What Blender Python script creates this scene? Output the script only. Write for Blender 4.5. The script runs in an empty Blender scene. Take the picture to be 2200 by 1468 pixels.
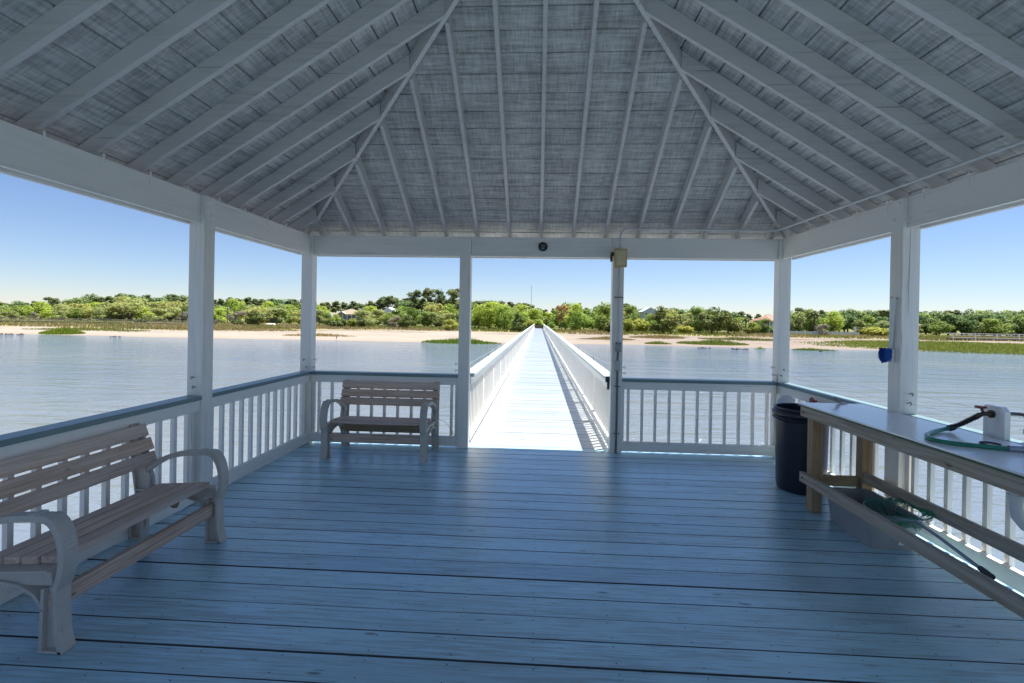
import bpy, math, random
import numpy as np
from mathutils import Vector, Matrix, Euler

random.seed(7)
rng = np.random.default_rng(11)
S = bpy.context.scene
COL = S.collection
R = math.radians

# ------------------------------------------------------------------ camera numbers (metres, z up, walkway along +Y)
CAM = np.array([0.0011, -6.2309, 1.6497]); YAW, PITCH, ROLL = -0.0531, -0.0028, 0.0173
FPX, PX0, PY0 = 1043.5488, 1102.567, 690.671
def cam_axes():
    cy, sy = math.cos(YAW), math.sin(YAW); cp, sp = math.cos(PITCH), math.sin(PITCH)
    f = np.array([sy*cp, cy*cp, sp]); r = np.array([cy, -sy, 0.0]); u = np.cross(r, f)
    cr, sr = math.cos(ROLL), math.sin(ROLL)
    return cr*r+sr*u, -sr*r+cr*u, f
AX = cam_axes()
def at(px, py, Y):
    """world x, z of a thing seen in the photograph at (px, py) and standing at depth Y"""
    d = AX[0]*(px-PX0)/FPX - AX[1]*(py-PY0)/FPX + AX[2]
    t = (Y-CAM[1])/d[1]
    p = CAM + t*d
    return float(p[0]), float(p[2])

# ------------------------------------------------------------------ mesh helpers
class MB:
    def __init__(s): s.v = []; s.f = []; s.m = []; s.mi = 0
    def add(s, vs, fs):
        b = len(s.v); s.v += [tuple(map(float, v)) for v in vs]
        for f in fs: s.f.append(tuple(b+i for i in f)); s.m.append(s.mi)
        return s
    def box(s, x0, x1, y0, y1, z0, z1):
        return s.add([(x0,y0,z0),(x1,y0,z0),(x1,y1,z0),(x0,y1,z0),(x0,y0,z1),(x1,y0,z1),(x1,y1,z1),(x0,y1,z1)],
                     [(0,3,2,1),(4,5,6,7),(0,1,5,4),(1,2,6,5),(2,3,7,6),(3,0,4,7)])
    def hexa(s, p):
        """8 points: bottom ring then top ring"""
        return s.add(p, [(0,3,2,1),(4,5,6,7),(0,1,5,4),(1,2,6,5),(2,3,7,6),(3,0,4,7)])
    def obox(s, c, ax, ay, az):
        c, ax, ay, az = map(np.array, (c, ax, ay, az))
        P = [c+i*ax+j*ay+k*az for k in (-.5,.5) for i, j in ((-.5,-.5),(.5,-.5),(.5,.5),(-.5,.5))]
        return s.hexa(P)
    def prism(s, poly, a, b, axis='x'):
        """polygon in the two other axes, pushed from a to b along axis"""
        n = len(poly)
        def P(u, v, w): return (w,u,v) if axis == 'x' else ((u,w,v) if axis == 'y' else (u,v,w))
        vs = [P(u,v,a) for u,v in poly]+[P(u,v,b) for u,v in poly]
        fs = [tuple(range(n-1,-1,-1)), tuple(range(n,2*n))]+[(i,(i+1)%n,n+(i+1)%n,n+i) for i in range(n)]
        return s.add(vs, fs)
    def strip(s, outer, inner, a, b, axis='x'):
        for i in range(len(outer)-1):
            s.prism([outer[i], outer[i+1], inner[i+1], inner[i]], a, b, axis)
        return s
    def tube(s, pts, r, n=8, caps=True):
        P = [np.array(p, float) for p in pts]; m = len(P)
        rr = r if hasattr(r, '__len__') else [r]*m
        vs = []; up = np.array([0.,0.,1.])
        d0 = P[1]-P[0]
        if abs(d0[2])/ (np.linalg.norm(d0)+1e-9) > .9: up = np.array([1.,0.,0.])
        prev = None
        for i in range(m):
            d = (P[min(i+1,m-1)]-P[max(i-1,0)]); d /= np.linalg.norm(d)+1e-12
            a = np.cross(d, up) if prev is None else prev - d*np.dot(prev, d)
            a /= np.linalg.norm(a)+1e-12; prev = a; b = np.cross(d, a)
            for k in range(n):
                t = 2*math.pi*k/n; vs.append(P[i]+rr[i]*(math.cos(t)*a+math.sin(t)*b))
        fs = [(i*n+k, i*n+(k+1)%n, (i+1)*n+(k+1)%n, (i+1)*n+k) for i in range(m-1) for k in range(n)]
        if caps: fs += [tuple(range(n-1,-1,-1)), tuple(range((m-1)*n, m*n))]
        return s.add(vs, fs)
    def lathe(s, prof, c, n=24, axis='z', ang=0):
        vs = []
        for r, h in prof:
            for k in range(n):
                t = 2*math.pi*k/n+ang; a, b = r*math.cos(t), r*math.sin(t)
                p = (a,b,h) if axis == 'z' else ((a,h,b) if axis == 'y' else (h,a,b))
                vs.append((c[0]+p[0], c[1]+p[1], c[2]+p[2]))
        m = len(prof)
        fs = [(i*n+k, i*n+(k+1)%n, (i+1)*n+(k+1)%n, (i+1)*n+k) for i in range(m-1) for k in range(n)]
        fs += [tuple(range(n-1,-1,-1)), tuple(range((m-1)*n, m*n))]
        return s.add(vs, fs)
    def build(s, name, mat, parent=None, smooth=False, bevel=0, loc=None):
        me = bpy.data.meshes.new(name)
        me.from_pydata(s.v, [], s.f)
        mats = mat if isinstance(mat, (list, tuple)) else [mat]
        for m in mats: me.materials.append(m)
        if len(mats) > 1: me.polygons.foreach_set('material_index', s.m)
        if smooth: me.polygons.foreach_set('use_smooth', [True]*len(s.f))
        me.update()
        o = bpy.data.objects.new(name, me); COL.objects.link(o)
        if loc is not None: o.location = loc
        if parent is not None: o.parent = parent
        if bevel:
            b = o.modifiers.new('edge', 'BEVEL'); b.width = bevel; b.segments = 2; b.limit_method = 'ANGLE'; b.angle_limit = R(40)
        if smooth:
            w = o.modifiers.new('sharp', 'EDGE_SPLIT'); w.split_angle = R(42)
        return o

def tag(o, label, cat, group=None, kind=None):
    o['label'] = label; o['category'] = cat
    if group: o['group'] = group
    if kind: o['kind'] = kind
    return o
def empty(name, loc, label=None, cat=None, group=None, rz=0):
    o = bpy.data.objects.new(name, None); COL.objects.link(o); o.location = loc; o.rotation_euler = (0,0,rz); o.empty_display_size = .2
    if label: tag(o, label, cat, group)
    return o
KIDS = {}
def copy_tree(o, parent=None):
    c = o.copy(); COL.objects.link(c)
    if parent is not None: c.parent = parent
    for ch in list(o.children): copy_tree(ch, c)
    return c

# ------------------------------------------------------------------ materials
def new_mat(name):
    m = bpy.data.materials.new(name); m.use_nodes = True
    nt = m.node_tree; b = nt.nodes['Principled BSDF']
    return m, nt, b
def N(nt, t, **kw):
    n = nt.nodes.new(t)
    for k, v in kw.items():
        if k in n.inputs: n.inputs[k].default_value = v
        else: setattr(n, k, v)
    return n
def L(nt, a, b): nt.links.new(a, b)
def ramp(nt, src, stops):
    r = nt.nodes.new('ShaderNodeValToRGB'); e = r.color_ramp.elements
    while len(e) < len(stops): e.new(.5)
    for i, (p, c) in enumerate(stops):
        e[i].position = p; e[i].color = (*c, 1) if len(c) == 3 else c
    L(nt, src, r.inputs[0]); return r.outputs[0]
def mix(nt, f, a, b, blend='MIX'):
    n = nt.nodes.new('ShaderNodeMix'); n.data_type = 'RGBA'; n.blend_type = blend
    for sock, v in ((n.inputs[0], f), (n.inputs[6], a), (n.inputs[7], b)):
        if hasattr(v, 'node'): L(nt, v, sock)
        else: sock.default_value = v if not isinstance(v, tuple) else ((*v, 1) if len(v) == 3 else v)
    return n.outputs[2]
def mth(nt, op, a, b=None, c=None):
    n = nt.nodes.new('ShaderNodeMath'); n.operation = op
    for i, v in enumerate((a, b, c)):
        if v is None: continue
        if hasattr(v, 'node'): L(nt, v, n.inputs[i])
        else: n.inputs[i].default_value = v
    return n.outputs[0]
def coords(nt, scale=(1,1,1), rot=(0,0,0), island=True):
    tc = nt.nodes.new('ShaderNodeTexCoord'); mp = nt.nodes.new('ShaderNodeMapping')
    mp.inputs['Scale'].default_value = scale; mp.inputs['Rotation'].default_value = rot
    L(nt, tc.outputs['Object'], mp.inputs[0])
    out = mp.outputs[0]
    if island:
        g = nt.nodes.new('ShaderNodeNewGeometry'); cmb = nt.nodes.new('ShaderNodeCombineXYZ')
        for i, k in enumerate((17., 31., 53.)): L(nt, mth(nt, 'MULTIPLY', g.outputs['Random Per Island'], k), cmb.inputs[i])
        a = nt.nodes.new('ShaderNodeVectorMath'); a.operation = 'ADD'; L(nt, out, a.inputs[0]); L(nt, cmb.outputs[0], a.inputs[1]); out = a.outputs[0]
    return out
def noise(nt, vec, scale=1, detail=4, rough=.55, dist=0.):
    n = nt.nodes.new('ShaderNodeTexNoise'); n.inputs['Scale'].default_value = scale; n.inputs['Detail'].default_value = detail
    n.inputs['Roughness'].default_value = rough; n.inputs['Distortion'].default_value = dist
    L(nt, vec, n.inputs['Vector']); return n.outputs['Fac']
def rnd_island(nt): return nt.nodes.new('ShaderNodeNewGeometry').outputs['Random Per Island']
def bump(nt, b, h, strength=.3, dist=.01):
    n = nt.nodes.new('ShaderNodeBump'); n.inputs['Strength'].default_value = strength; n.inputs['Distance'].default_value = dist
    L(nt, h, n.inputs['Height']); L(nt, n.outputs[0], b.inputs['Normal'])

GRAIN = {'x': (1.2, 30, 30), 'y': (30, 1.2, 30), 'z': (30, 30, 1.2)}
BROAD = {'x': (.5, 5, 5), 'y': (5, .5, 5), 'z': (5, 5, .5)}

def painted(name, col, axis, dirt=(.25,.24,.22), amount=.35, rough=.5, var=.06, grain=.25, spec=.5):
    """brush-painted timber, weathered along the grain"""
    m, nt, b = new_mat(name)
    g = noise(nt, coords(nt, GRAIN[axis]), 1.6, 6, .65)
    w = noise(nt, coords(nt, BROAD[axis]), 1.1, 5, .6)
    f = mth(nt, 'MULTIPLY', mth(nt, 'ADD', g, w), .5)
    worn = ramp(nt, f, [(.50,(0,0,0)),(.66,(1,1,1))])
    c = mix(nt, mth(nt, 'MULTIPLY', worn, amount), col, dirt)
    ck = noise(nt, coords(nt, {'x': (.9, 45, 45), 'y': (45, .9, 45), 'z': (45, 45, .9)}[axis]), 1., 2, .5)     # drying checks in the timber
    c = mix(nt, mth(nt, 'MULTIPLY', ramp(nt, ck, [(.71,(0,0,0)),(.735,(1,1,1))]), .55), c, (.13,.125,.12))
    v = ramp(nt, rnd_island(nt), [(0,(1-var,)*3),(1,(1+var*.3,)*3)])
    c = mix(nt, 1., c, v, 'MULTIPLY')
    L(nt, c, b.inputs['Base Color'])
    b.inputs['Roughness'].default_value = rough; b.inputs['Specular IOR Level'].default_value = spec
    bump(nt, b, g, grain, .004)
    return m

def raw_wood(name, a, c2, axis, dark=(.10,.06,.035), knots=True, rough=.75, grey=None, greyamt=.4):
    m, nt, b = new_mat(name)
    vec = coords(nt, GRAIN[axis])
    g = noise(nt, vec, 1.3, 5, .6, .6)
    w = noise(nt, coords(nt, BROAD[axis]), 1.5, 4, .6)
    c = mix(nt, ramp(nt, g, [(.40,(0,0,0)),(.60,(1,1,1))]), a, c2)
    c = mix(nt, mth(nt, 'MULTIPLY', ramp(nt, noise(nt, vec, 2.9, 4, .6, .8), [(.56,(0,0,0)),(.66,(1,1,1))]), .55), c, tuple(x*.5 for x in c2))
    if grey: c = mix(nt, mth(nt, 'MULTIPLY', ramp(nt, w, [(.38,(0,0,0)),(.62,(1,1,1))]), greyamt), c, grey)
    if knots:
        vo = nt.nodes.new('ShaderNodeTexVoronoi'); vo.inputs['Scale'].default_value = 1.
        sc = {'x': (3.2, 9, 9), 'y': (9, 3.2, 9), 'z': (9, 9, 3.2)}[axis]
        L(nt, coords(nt, sc), vo.inputs['Vector'])
        k = ramp(nt, vo.outputs['Distance'], [(.03,(1,1,1)),(.11,(0,0,0))])
        c = mix(nt, mth(nt, 'MULTIPLY', k, .8), c, dark)
    v = ramp(nt, rnd_island(nt), [(0,(.80,.80,.82)),(1,(1.08,1.04,1.0))])
    c = mix(nt, 1., c, v, 'MULTIPLY')
    L(nt, c, b.inputs['Base Color']); b.inputs['Roughness'].default_value = rough
    bump(nt, b, g, .35, .004)
    return m

def plain(name, col, rough=.5, metal=0., var=.0, spec=.5, bumpy=0.):
    m, nt, b = new_mat(name)
    n = noise(nt, coords(nt, (1,1,1), island=False), 14, 5, .6)
    d = tuple(max(0, x*(1-var)) for x in col)
    L(nt, ramp(nt, n, [(.3, d), (.7, col)]), b.inputs['Base Color'])
    b.inputs['Roughness'].default_value = rough; b.inputs['Metallic'].default_value = metal; b.inputs['Specular IOR Level'].default_value = spec
    if bumpy: bump(nt, b, n, bumpy, .003)
    return m

def deck_mat(name, col, worn_col):
    m, nt, b = new_mat(name)
    g = noise(nt, coords(nt, (1.0, 24, 24)), 2.2, 7, .68, .35)
    fine = noise(nt, coords(nt, (3, 110, 110)), 1.5, 4, .6)
    w = noise(nt, coords(nt, (.55, 2.6, 2.6)), 1.3, 5, .62)
    patch = noise(nt, coords(nt, (.5,.9,.9), island=False), .9, 4, .6)
    f = mth(nt, 'ADD', mth(nt, 'MULTIPLY', g, .62), mth(nt, 'MULTIPLY', w, .38))
    worn = ramp(nt, f, [(.50,(0,0,0)),(.63,(1,1,1))])
    c = mix(nt, mth(nt, 'MULTIPLY', worn, .72), col, worn_col)
    c = mix(nt, mth(nt, 'MULTIPLY', ramp(nt, fine, [(.52,(0,0,0)),(.70,(1,1,1))]), .50), c, tuple(x*.40 for x in worn_col))
    c = mix(nt, mth(nt, 'MULTIPLY', ramp(nt, patch, [(.45,(0,0,0)),(.68,(1,1,1))]), .55), c, tuple(x*.68 for x in col))
    foot = noise(nt, coords(nt, (.35,.5,.5), island=False), 1.7, 6, .7)
    c = mix(nt, mth(nt, 'MULTIPLY', ramp(nt, mth(nt, 'ADD', mth(nt, 'MULTIPLY', foot, .6), mth(nt, 'MULTIPLY', g, .4)), [(.50,(0,0,0)),(.60,(1,1,1))]), .45), c, tuple(x*1.5 for x in worn_col))
    # knots and short dark checks
    vo = nt.nodes.new('ShaderNodeTexVoronoi'); L(nt, coords(nt, (2.1, 8, 8)), vo.inputs['Vector']); vo.inputs['Scale'].default_value = 1.
    c = mix(nt, mth(nt, 'MULTIPLY', ramp(nt, vo.outputs['Distance'], [(.035,(1,1,1)),(.10,(0,0,0))]), .75), c, (.03,.035,.04))
    ck = noise(nt, coords(nt, (5, 60, 60)), 1.2, 3, .5)
    c = mix(nt, mth(nt, 'MULTIPLY', ramp(nt, ck, [(.69,(0,0,0)),(.74,(1,1,1))]), .8), c, (.04,.05,.06))
    v = ramp(nt, rnd_island(nt), [(0,(.80,.83,.86)),(.5,(.97,.95,.93)),(1,(1.08,1.07,1.06))])
    c = mix(nt, 1., c, v, 'MULTIPLY')
    L(nt, c, b.inputs['Base Color'])
    b.inputs['Coat Weight'].default_value = .9; b.inputs['Coat Roughness'].default_value = .26; b.inputs['Coat IOR'].default_value = 1.6
    L(nt, ramp(nt, f, [(.35,(.27,)*3),(.7,(.50,)*3)]), b.inputs['Roughness'])
    b.inputs['Specular IOR Level'].default_value = .5
    bump(nt, b, mth(nt, 'ADD', g, mth(nt, 'MULTIPLY', fine, .5)), .3, .006)
    return m

M = {}
WHITE = (.90,.87,.81)
M['white_x'] = painted('white paint grain x', WHITE, 'x', dirt=(.50,.48,.44), amount=.30, grain=.55)
M['white_y'] = painted('white paint grain y', WHITE, 'y', dirt=(.50,.48,.44), amount=.30, grain=.55)
M['white_z'] = painted('white paint grain z', WHITE, 'z', dirt=(.50,.48,.44), amount=.32, grain=.55)
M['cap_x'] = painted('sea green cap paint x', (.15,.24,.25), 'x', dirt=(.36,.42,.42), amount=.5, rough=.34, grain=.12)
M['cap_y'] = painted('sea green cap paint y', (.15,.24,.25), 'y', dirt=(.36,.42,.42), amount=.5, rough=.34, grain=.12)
M['cap_walk'] = painted('sunlit copy of cap paint', (.44,.55,.53), 'y', dirt=(.58,.64,.62), amount=.5, rough=.5, grain=.12)  # cap paint made paler, with the sunlight put into its colour
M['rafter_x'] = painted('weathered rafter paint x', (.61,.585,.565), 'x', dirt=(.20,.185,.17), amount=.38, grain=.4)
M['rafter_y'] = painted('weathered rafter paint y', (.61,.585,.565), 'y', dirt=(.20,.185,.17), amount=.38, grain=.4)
def ceiling(name, axis):
    m, nt, b = new_mat(name)
    cross = {'x': (7, 60, 60), 'y': (60, 7, 60)}[axis]      # rough-sawn ply: fine streaks along the board with cross stains
    along = {'x': (2.2, 26, 26), 'y': (26, 2.2, 26)}[axis]
    perp = {'x': (45, 4, 4), 'y': (4, 45, 4)}[axis]
    a = noise(nt, coords(nt, along), 1.4, 6, .7); p = noise(nt, coords(nt, perp), 1.2, 5, .7)
    w = noise(nt, coords(nt, (2.2,2.2,2.2), island=False), 1.3, 6, .68)
    f = mth(nt, 'ADD', mth(nt, 'MULTIPLY', w, .24), mth(nt, 'ADD', mth(nt, 'MULTIPLY', a, .44), mth(nt, 'MULTIPLY', p, .32)))
    c = mix(nt, ramp(nt, f, [(.42,(0,0,0)),(.66,(1,1,1))]), (.66,.63,.60), (.16,.15,.14))
    v = ramp(nt, rnd_island(nt), [(0,(.90,.90,.90)),(1,(1.03,1.03,1.03))])
    L(nt, mix(nt, 1., c, v, 'MULTIPLY'), b.inputs['Base Color']); b.inputs['Roughness'].default_value = .75
    bump(nt, b, p, .35, .004)
    return m
M['ceil_x'] = ceiling('roof board x', 'x'); M['ceil_y'] = ceiling('roof board y', 'y')
M['dark_gap'] = plain('dark roof felt', (.02,.02,.02), .9)
M['shingle'] = plain('grey shingles', (.16,.16,.165), .9, var=.4)
M['deck'] = deck_mat('shaded blue grey deck paint', (.41,.71,.86), (.20,.28,.31))  # blue of the shade under the roof is mixed into this paint
M['deck_walk'] = deck_mat('sunlit copy of deck paint', (.41,.45,.47), (.34,.37,.38))  # same paint as the deck, its colour shifted to look sunlit
M['grime'] = plain('bare grimy plank side', (.07,.075,.08), .9, var=.3)
M['nail'] = plain('dark nail head', (.03,.032,.035), .6)
for ax in 'xyz':
    M['pine_'+ax] = raw_wood('bench pine '+ax, (.72,.55,.44), (.50,.35,.26), ax, grey=(.60,.54,.50), greyamt=.5)
    M['treated_'+ax] = raw_wood('weathered treated timber '+ax, (.54,.45,.34), (.31,.24,.16), ax, grey=(.50,.46,.41), greyamt=.55)
    M['leg_'+ax] = raw_wood('brown treated post '+ax, (.46,.33,.19), (.32,.20,.10), ax, grey=(.4,.33,.25), greyamt=.3)
M['resin'] = plain('taupe resin frame', (.54,.50,.45), .45, var=.14, bumpy=.1)
M['bin'] = plain('navy black plastic', (.018,.02,.034), .32, var=.2)
M['tote'] = plain('grey plastic tote', (.34,.34,.355), .45, var=.12)
M['laminate'] = plain('white cutting board', (.85,.86,.87), .2, var=.05, spec=.8)
M['ply_edge'] = plain('green painted edge', (.10,.15,.08), .6, var=.3)
M['hose'] = plain('green vinyl hose', (.015,.21,.14), .3, var=.1)
M['black'] = plain('black plastic', (.015,.015,.018), .4)
M['steel'] = plain('galvanised steel', (.42,.43,.44), .4, metal=.8, var=.15)
M['dark_steel'] = plain('rusty dark steel', (.06,.05,.045), .6, metal=.3, var=.3)
M['conduit'] = plain('grey painted conduit', (.62,.63,.63), .45, var=.1)
M['riser'] = plain('brown grey conduit', (.17,.15,.155), .5, var=.2)
M['beige'] = plain('yellowed beige plastic', (.60,.46,.22), .45, var=.08)
M['beige_panel'] = plain('pale yellow cover', (.72,.60,.34), .4, var=.06)
M['greybox'] = plain('grey metal box', (.33,.35,.34), .45, var=.2)
M['palebox'] = plain('pale grey green cover', (.50,.53,.49), .45, var=.06)
M['pvc'] = plain('white pvc', (.72,.73,.74), .3, var=.05)
M['brass'] = plain('aged brass', (.11,.085,.07), .4, metal=.7, var=.3)
M['red'] = plain('red handle', (.30,.03,.03), .45, var=.2)
M['blue'] = plain('blue bristles', (.012,.10,.46), .8, var=.35, bumpy=.5)
M['blue_cap'] = plain('dark blue plastic', (.01,.02,.20), .35)
M['net'] = plain('green netting', (.01,.24,.16), .6)
M['rod'] = plain('blue grey aluminium', (.33,.38,.47), .35, metal=.6, var=.1)
M['wire'] = plain('pale line', (.62,.63,.64), .4)
M['chain'] = plain('tarnished chain', (.25,.23,.19), .5, metal=.6, var=.3)
M['lens'] = plain('smoked lens', (.045,.05,.055), .12)
M['sticker'] = plain('white sticker', (.75,.75,.74), .6)
M['ink'] = plain('stamped ink', (.035,.025,.02), .9)
M['grey_lip'] = plain('grey strap', (.30,.34,.39), .3, metal=.5)
M['pole'] = plain('weathered pole', (.20,.17,.14), .9, var=.3)
M['dockwood'] = raw_wood('grey dock boards', (.30,.28,.26), (.19,.17,.155), 'x', knots=False, grey=(.36,.35,.34))
M['bark'] = raw_wood('grey bark', (.16,.13,.11), (.09,.075,.06), 'z', knots=False)
M['brown_panel'] = plain('brown brush end panel', (.15,.12,.085), .9, var=.4)
M['white_far'] = plain('white house paint', (.72,.73,.74), .6, var=.05)
M['tan_wall'] = plain('grey tan siding', (.36,.33,.30), .7, var=.1)
M['tan_roof'] = plain('tan shingle roof', (.28,.225,.17), .9, var=.2)
M['blue_wall'] = plain('pale blue siding', (.50,.57,.60), .7, var=.06)
M['grey_roof'] = plain('grey blue roof', (.38,.43,.45), .8, var=.15)
M['red_roof'] = plain('terracotta roof', (.36,.17,.135), .8, var=.2)
M['pane'] = plain('dark window glass', (.05,.07,.09), .15)
M['oyster'] = plain('oyster shell rock', (.07,.055,.05), .9, var=.5)
M['feather'] = plain('dark feathers', (.03,.03,.032), .7, var=.3)

def leaf_mat(name, a, b2, trans=.5):
    m, nt, b = new_mat(name)
    n = noise(nt, coords(nt, (1,1,1), island=False), 3.2, 3, .6)
    oi = nt.nodes.new('ShaderNodeObjectInfo')
    f = mth(nt, 'ADD', mth(nt, 'MULTIPLY', ramp(nt, n, [(.35,(0,0,0)),(.65,(1,1,1))]), .62), mth(nt, 'MULTIPLY', rnd_island(nt), .38))
    c = mix(nt, f, a, b2)
    v = ramp(nt, oi.outputs['Random'], [(0,(.74,.82,.8)),(.5,(1,1,1)),(1,(1.22,1.12,.95))])
    c = mix(nt, 1., c, v, 'MULTIPLY')
    L(nt, c, b.inputs['Base Color']); b.inputs['Roughness'].default_value = .7; b.inputs['Specular IOR Level'].default_value = .25
    tr = nt.nodes.new('ShaderNodeBsdfTranslucent'); L(nt, c, tr.inputs['Color'])
    mx = nt.nodes.new('ShaderNodeMixShader'); mx.inputs[0].default_value = trans
    out = nt.nodes['Material Output']
    L(nt, b.outputs[0], mx.inputs[1]); L(nt, tr.outputs[0], mx.inputs[2]); L(nt, mx.outputs[0], out.inputs[0])
    return m
M['l_bright'] = leaf_mat('spring green leaves', (.20,.31,.05), (.44,.54,.12))
M['l_mid'] = leaf_mat('mid green leaves', (.14,.22,.05), (.31,.39,.10))
M['l_olive'] = leaf_mat('olive leaves', (.25,.30,.10), (.46,.49,.18))
M['l_pine'] = leaf_mat('pine needles', (.085,.12,.045), (.19,.23,.085), .2)
M['l_cedar'] = leaf_mat('cedar foliage', (.06,.095,.03), (.20,.23,.06), .2)
M['l_deep'] = leaf_mat('deep bluish green leaves', (.085,.15,.05), (.21,.30,.095), .25)
M['l_moss'] = leaf_mat('grey hanging moss', (.17,.16,.13), (.30,.27,.23), .3)
M['l_yellow'] = leaf_mat('yellow green shrub leaves', (.24,.28,.05), (.44,.46,.11))
M['l_dead'] = leaf_mat('dead brown needles', (.26,.17,.09), (.42,.28,.15))
M['l_palm'] = leaf_mat('palm fronds', (0.104,0.138,0.059), (0.225,0.244,0.101), .2)
M['g_marsh'] = leaf_mat('marsh grass', (.12,.20,.02), (.26,.34,.05), .4)
M['g_olive'] = leaf_mat('olive marsh grass', (.13,.19,.035), (.26,.31,.075), .4)
M['g_tan'] = leaf_mat('tan meadow grass', (.26,.20,.10), (.42,.35,.18), .35)
M['g_dry'] = leaf_mat('dry beach grass', (.30,.22,.10), (.46,.37,.17), .35)
M['g_green'] = leaf_mat('meadow grass', (.14,.18,.04), (.27,.28,.08), .35)

# ------------------------------------------------------------------ pavilion dimensions
W = 3.0234; BAY = 2.0331; P = .07; D = 3*BAY           # posts stand at x = -W..W and y = 0..-D
XL, XR = -.9522, .9861                                  # the two posts of the walkway opening
ZBB, ZBT = 2.456, 2.708
SL = .646                                               # roof slope
EAVE = .47
ZR = .936
def zraf(t): return 2.733+SL*t                          # underside of a rafter, t metres in from the post line
def zsh(t): return zraf(t)+.165                         # underside of the roof boards

# ------------------------------------------------------------------ deck
def board(m, x0, x1, y0, y1, z):
    """a deck plank with eased edges; its sides keep bare grimy wood"""
    c = .0026; d = -.038
    v = [(x0,y0,d),(x1,y0,d),(x1,y1,d),(x0,y1,d),(x0,y0,z-c),(x1,y0,z-c),(x1,y1,z-c),(x0,y1,z-c),(x0,y0+c,z),(x1,y0+c,z),(x1,y1-c,z),(x0,y1-c,z)]
    b = len(m.v); m.v += v
    for f, k in (((0,3,2,1),2),((8,9,10,11),0),((0,1,5,4),2),((2,3,7,6),2),((4,5,9,8),2),((6,7,11,10),2),((1,2,6,10,9,5),0),((3,0,4,8,11,7),0)):
        m.f.append(tuple(b+i for i in f)); m.m.append(k)
mb = MB(); nails = []
y = .10; i = 0
while y > -8.6:
    w = .1865+random.uniform(-.004,.004); gap = random.uniform(.003,.0075)
    # each course is two boards butted at a joist
    dz = random.uniform(-.002,.002)
    board(mb, -3.22, 3.22, y-w, y, dz)
    for k in range(-7,8):
        for yy in (y-.035, y-w+.035): nails.append((k*.406+random.uniform(-.006,.006), yy+random.uniform(-.006,.006)))
    y -= w+gap; i += 1
mb.mi = 1
for x, yy in nails:
    r = .0045; n = 6
    mb.add([(x+r*math.cos(a*2*math.pi/n), yy+r*math.sin(a*2*math.pi/n), .0028) for a in range(n)], [tuple(range(n))])
deck = mb.build('deck', [M['deck'], M['nail'], M['grime']]); deck['kind'] = 'structure'
mb = MB()
for x in np.arange(-3.1, 3.2, .4065*2): mb.box(x-.02, x+.02, -8.5, .08, -.28, -.045)
mb.box(-3.24,-3.222,-8.6,.1,-.28,-.004); mb.box(3.222,3.24,-8.6,.1,-.28,-.004)
o = mb.build('deck_joists', M['treated_y']); o['kind'] = 'structure'; o.name = 'floor_joists'

# ------------------------------------------------------------------ pavilion: posts, beams, roof
pav = empty('pavilion', (0,-D/2,0), 'white open pavilion with hipped board roof and slatted railings over a blue deck', 'pavilion')
POFF = Vector((0, D/2, 0))
def part(mbx, name, mat, parent=pav, **kw):
    o = mbx.build(name, mat, parent, **kw)
    if parent is pav: o.location = POFF
    return o
posts = {}
def post(x, y):
    m = MB(); m.box(x-P, x+P, y-P, y+P, -.3, ZBT-.004)
    o = part(m, 'post', M['white_z'], bevel=.004); posts[(round(x,2), round(y,2))] = o; return o
for x in (-W, XL, XR, W): post(x, 0)
for x in (-W, W): post(x, -D)
for x in (-W, W):
    for k in (1, 2): post(x, -k*BAY)
# beams: an inner and an outer board for each bay, and a thin soffit strip between them
def beam_x(x0, x1, y, inn):
    m = MB(); s = inn
    m.box(x0+P+.002, x1-P-.002, min(y+s*.035, y+s*.000), max(y+s*.035, y+s*.000), ZBB, ZBT)
    part(m, 'beam', M['white_x'], bevel=.003)
    m = MB(); m.box(x0-P, x1+P if x1 > 2 else x1-P-.001, min(y-s*.072, y-s*.110), max(y-s*.072, y-s*.110), ZBB-.006, ZBT)
    part(m, 'beam', M['white_x'], bevel=.003)
def beam_y(y0, y1, x, inn):
    m = MB(); s = inn
    m.box(min(x+s*.035, x), max(x+s*.035, x), y0+P+.002, y1-P-.002, ZBB, ZBT)
    part(m, 'beam', M['white_y'], bevel=.003)
    m = MB(); m.box(min(x-s*.072, x-s*.110), max(x-s*.072, x-s*.110), y0-P+.001, y1-P, ZBB-.006, ZBT)
    part(m, 'beam', M['white_y'], bevel=.003)
for a, b in ((-W,XL),(XL,XR),(XR,W)): beam_x(a, b, 0, -1)
beam_x(-W, W, -D, 1)
for k in range(3): beam_y(-(k+1)*BAY, -k*BAY, -W, 1); beam_y(-(k+1)*BAY, -k*BAY, W, -1)

# rafters: each a plumb-cut plank; jack rafters stop against the hips
def rafter(side, q, t1):
    """side f/b/l/r, q its place along the eave, t1 where it stops"""
    t0 = -.29; h = .019
    def pt(t, z, e):
        if side == 'f': return (q+e, -t, z)
        if side == 'b': return (q+e, -D+t, z)
        if side == 'l': return (-W+t, q+e, z)
        return (W-t, q+e, z)
    m = MB()
    P8 = [pt(t0,zraf(t0)+.05,-h), pt(t0,zraf(t0)+.05,h), pt(t1,zraf(t1),h), pt(t1,zraf(t1),-h),
          pt(t0,zsh(t0)-.001,-h), pt(t0,zsh(t0)-.001,h), pt(t1,zsh(t1)-.001,h), pt(t1,zsh(t1)-.001,-h)]
    m.hexa(P8)
    return part(m, 'rafter', M['rafter_y'] if side in 'fb' else M['rafter_x'], bevel=.003)
for k in range(-7, 8):
    x = .010+.413*k
    t1 = W-abs(x)-.035
    rafter('f', x, t1); rafter('b', x, t1)
for k in range(15):
    yq = -.237-.4*k
    t1 = min(-yq, D+yq, W)-.035
    if t1 < .1: continue
    rafter('l', yq, t1); rafter('r', yq, t1)
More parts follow.
